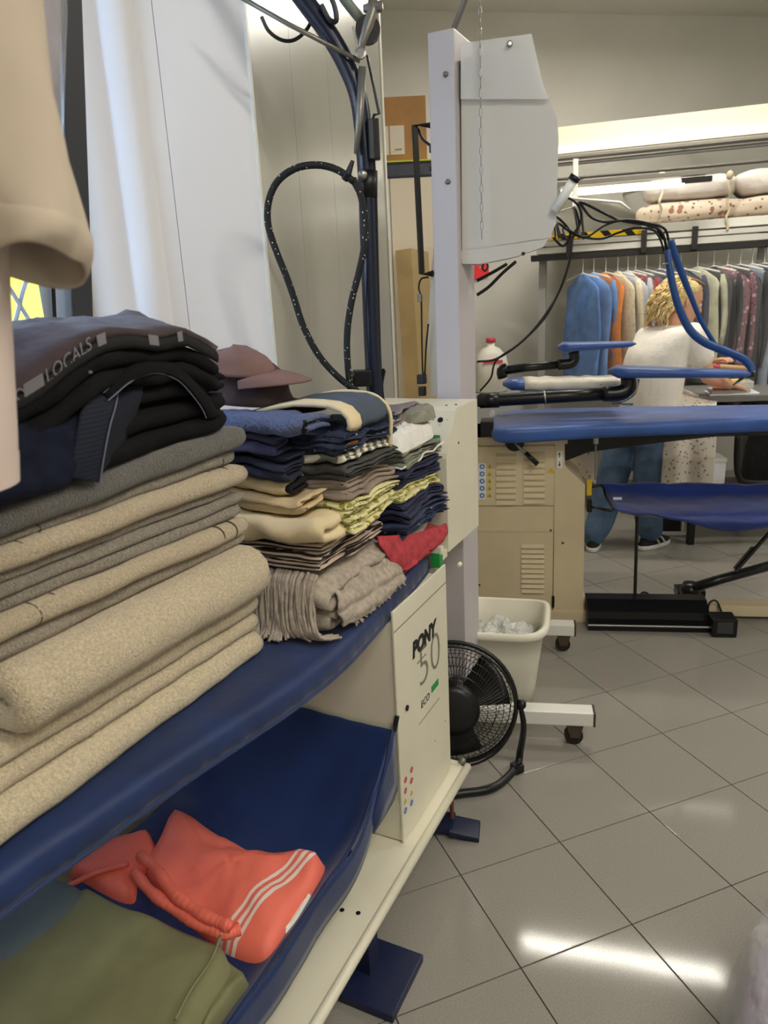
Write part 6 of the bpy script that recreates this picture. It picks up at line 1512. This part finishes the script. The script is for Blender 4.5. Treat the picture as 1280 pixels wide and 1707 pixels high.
def hand(mb, el, w_, palmn, curl=.5):
    d = (w_ - el).normalized(); sd = d.cross(palmn).normalized(); nn = sd.cross(d).normalized()
    pc_ = w_ + d * .045
    mb.box(pc_, d * .045, sd * .036, nn * .012, .010)
    for k, L_ in enumerate((.066, .075, .070, .054)):
        r0 = w_ + d * .085 + sd * (-.027 + .018 * k)
        limb(mb, [r0 - d * .02, r0 + d * L_ * .45 - nn * .010 * curl, r0 + d * L_ * .75 - nn * .034 * curl, r0 + d * L_ * .80 - nn * .055 * curl], [.009, .0085, .008, .007], 8)
    t0 = w_ + d * .025 - sd * .034
    limb(mb, [t0 + sd * .01, t0 - sd * .018 + d * .025 - nn * .01, t0 - sd * .020 + d * .055 - nn * .022], [.011, .010, .008], 8)
for sh, el, ha in ((shR, elR, haR), (shL, elL, haL)):
    limb(b, [sh, sh + (el - sh) * .5, el], [.058, .052, .043]); limb(b, [el, el + (ha - el) * .4, ha], [.043, .042, .028]); hand(b, el, ha, V(0, 0, 1), .6)
for hi, kn, fo in ((hipL, kneeL, footL), (hipR, kneeR, footR)):
    limb(b, [hi, hi + (kn - hi) * .5, kn], [.085, .075, .056]); limb(b, [kn, kn + (fo - kn) * .4, fo + Z * .07], [.055, .056, .036])
    limb(b, [fo + Z * .07, fo + Z * .06], [.034, .032])
bo = remesh(b, 'body', m_skin, WM, .0065, 3)
# eye, brow, mouth on the visible side
for s in (-1, 1):
    MB().sphere(hp(s * .036, .082, .002), .0105).build('eye', M('eye_white', (225, 220, 212), rough=.3), bo, True)
    MB().sphere(hp(s * .039, .089, .001), .0055).build('iris', M('eye_dark', (50, 36, 28), rough=.3), bo, True)
    MB().tube([hp(s * .018, .094, .026), hp(s * .036, .090, .032), hp(s * .056, .076, .026)], .0035, 6, 3).build('eyebrow', m_hair2, bo, True)
MB().tube([hp(-.020, .088, -.066), hp(0, .096, -.066), hp(.020, .088, -.066)], .0045, 6, 3).build('lips', M('lips', (176, 96, 88), rough=.5), bo, True)
# white t-shirt
s = MB()
ell(s, [(wy(1082, 690), .185, .160), (wy(1084, 655), .190, .170), (wy(1089, 620), .188, .178), (wy(1096, 588), .185, .172), (wy(1106, 562), .180, .140), (wy(1114, 546), .150, .105), (neckb + Z * .005, .085, .075)], bodyf)
for sh, el, k in ((shR, elR, .44), (shL, elL, .5)): limb(s, [sh - (el - sh) * .10, sh + (el - sh) * .3, sh + (el - sh) * k], [.080, .080, .078])
s.sphere(shR, .082); s.sphere(shL, .072)
remesh(s, 't_shirt', m_shirt, WM, .009, 5)
# jeans
j = MB()
ell(j, [(wy(1078, 668), .160, .128), (wy(1078, 690), .182, .148), (wy(1076, 715), .188, .152), (wy(1072, 738), .175, .140)], bodyf)
for hi, kn, fo in ((hipL, kneeL, footL), (hipR, kneeR, footR)):
    limb(j, [hi + Z * .02, hi + (kn - hi) * .4, kn, kn + (fo - kn) * .5, fo + Z * .10], [.105, .105, .092, .086, .078])
jo = remesh(j, 'jeans', m_jeans, WM, .009, 4)
MB().tube([wy(1040, 672) - bodyf * .02, wy(1075, 668) - bodyf * .17 + rside * .02, wy(1112, 672) + rside * .12], .006, 6, 6).build('belt_seam', m_jeans, jo)
# sneakers
m_shoe = M('black_suede', (34, 32, 36), rough=.8); m_sole = M('white_sole', (228, 226, 222), rough=.6)
for fo, dr_ in ((footL, V(.35, .93, 0)), (footR, V(.85, .5, 0))):
    d = dr_.normalized(); e = V(d.y, -d.x, 0); c = V(fo.x, fo.y, 0) + d * .045
    def sole(z, k): return [c + d * (.135 * k * math.cos(ph)) + e * (.048 * k * math.copysign(abs(math.sin(ph)) ** .8, math.sin(ph))) + Z * z for ph in [2 * math.pi * i / 28 for i in range(28)]]
    sh = MB(); sh.loft([sole(.022, .98), sole(.04, 1.0), [q - d * .010 + (c - q) * .12 + Z * .0 for q in sole(.06, .96)], [q - d * .045 + (c - q) * .25 for q in sole(.085, .8)], [q - d * .07 + (c - q) * .35 for q in sole(.108, .70)]], True)
    so = sh.build('sneaker', m_shoe, WM, True)
    MB().loft([sole(.001, .98), sole(.006, 1.02), sole(.024, 1.02), sole(.030, 1.0)], True).build('sole', m_sole, so, True)
    for sg in (-1, 1):
        for q in (-.03, .02): MB().tube([c + d * (q + .02) + e * sg * .049 + Z * .032, c + d * q + e * sg * .044 + Z * .062, c + d * (q - .025) + e * sg * .030 + Z * .09], .006, 6, 3).build('side_stripe', m_sole, so, True)
    for q in (.0, .022, .044): MB().tube([c + d * q + e * -.018 + Z * (.098 - q * .4), c + d * q + Z * (.106 - q * .4), c + d * q + e * .018 + Z * (.098 - q * .4)], .004, 6).build('lace', m_sole, so, True)
# hair: scalp cap and loose blond curls falling to the shoulder
h = MB(); rg = []
for z, a_, bb, off in ((-.07, .072, .050, -.066), (-.03, .082, .066, -.058), (.01, .085, .078, -.048), (.05, .086, .092, -.032), (.09, .078, .094, -.022), (.118, .052, .068, -.022), (.130, .015, .02, -.024)):
    rg.append([hp(a_ * math.cos(2 * math.pi * k / 22), off + bb * math.sin(2 * math.pi * k / 22), z) for k in range(22)])
h.loft(rg, True)
ho = h.build('hair', m_hair, WM, True)
rnd = random.Random(11); cu = MB()
for i in range(420):
    th = rnd.uniform(-1.30, 1.6); ph = rnd.uniform(.15, 1.35)          # angle about the head (0 = back), height
    r0 = hp(.086 * math.sin(th) * math.cos(ph * .6), -.02 - .095 * math.cos(th) * math.cos(ph * .6), .12 * math.sin(ph))
    ln = rnd.uniform(.10, .17) if abs(th) > 1.5 else rnd.uniform(.12, .25)
    outd = (r0 - hp(0, -.02, 0)).normalized()
    bk = -hf * .55 + V(-.25, 0, 0)
    pts = []
    for k in range(7):
        u = k / 6
        pts.append(r0 + outd * (.035 * math.sin(u * 2.2)) + bk * (.10 * u * (1.25 if abs(th) < 1.4 else .6)) - Z * (ln * u ** 1.25) + V(.013 * math.sin(u * 17 + i), .013 * math.cos(u * 16 + i * 2), .008 * math.sin(u * 18 + i)))
    cu.tube(pts, [.0045, .005, .005, .005, .0048, .004, .002], 5, 3)
tag(cu.build('curls', m_hair, ho, True), kind='stuff')
cu = MB()
for i in range(26):
    x = rnd.uniform(-.05, .05); p0 = hp(x, .06 + rnd.uniform(-.03, .02), .118 - abs(x) * .3)
    cu.tube([p0, p0 - hf * .05 + up * .012, p0 - hf * .11 + up * .004 + hs * x * .3, p0 - hf * .16 - up * .03 + hs * x * .5], [.004, .006, .006, .004], 5, 3)
tag(cu.build('dark_roots', m_hair2, ho, True), kind='stuff')
MB().tube([wy(1174, 628) + rside * .09 + V(0, 0, .03 * math.cos(a)) + V(0, .03 * math.sin(a), 0) for a in [k * math.pi / 6 for k in range(13)]], .004, 6).build('hair_tie', m_black, WM)
# board with red tip that she holds
WD = thing('wooden_paddle', wy(1215, 610), 'tan wooden stick with a red end under the woman\'s hands', 'stick')
MB().tube([wy(1188, 611, -.12), wy(1202, 612, -.14), wy(1246, 615, -.2)], [.012, .017, .016], 10).build('stick', M('light_wood', (196, 156, 106), rough=.6), WD, True)
MB().tube([wy(1180, 611, -.11), wy(1200, 612, -.138)], [.010, .018], 10).build('red_end', m_inkred, WD, True)
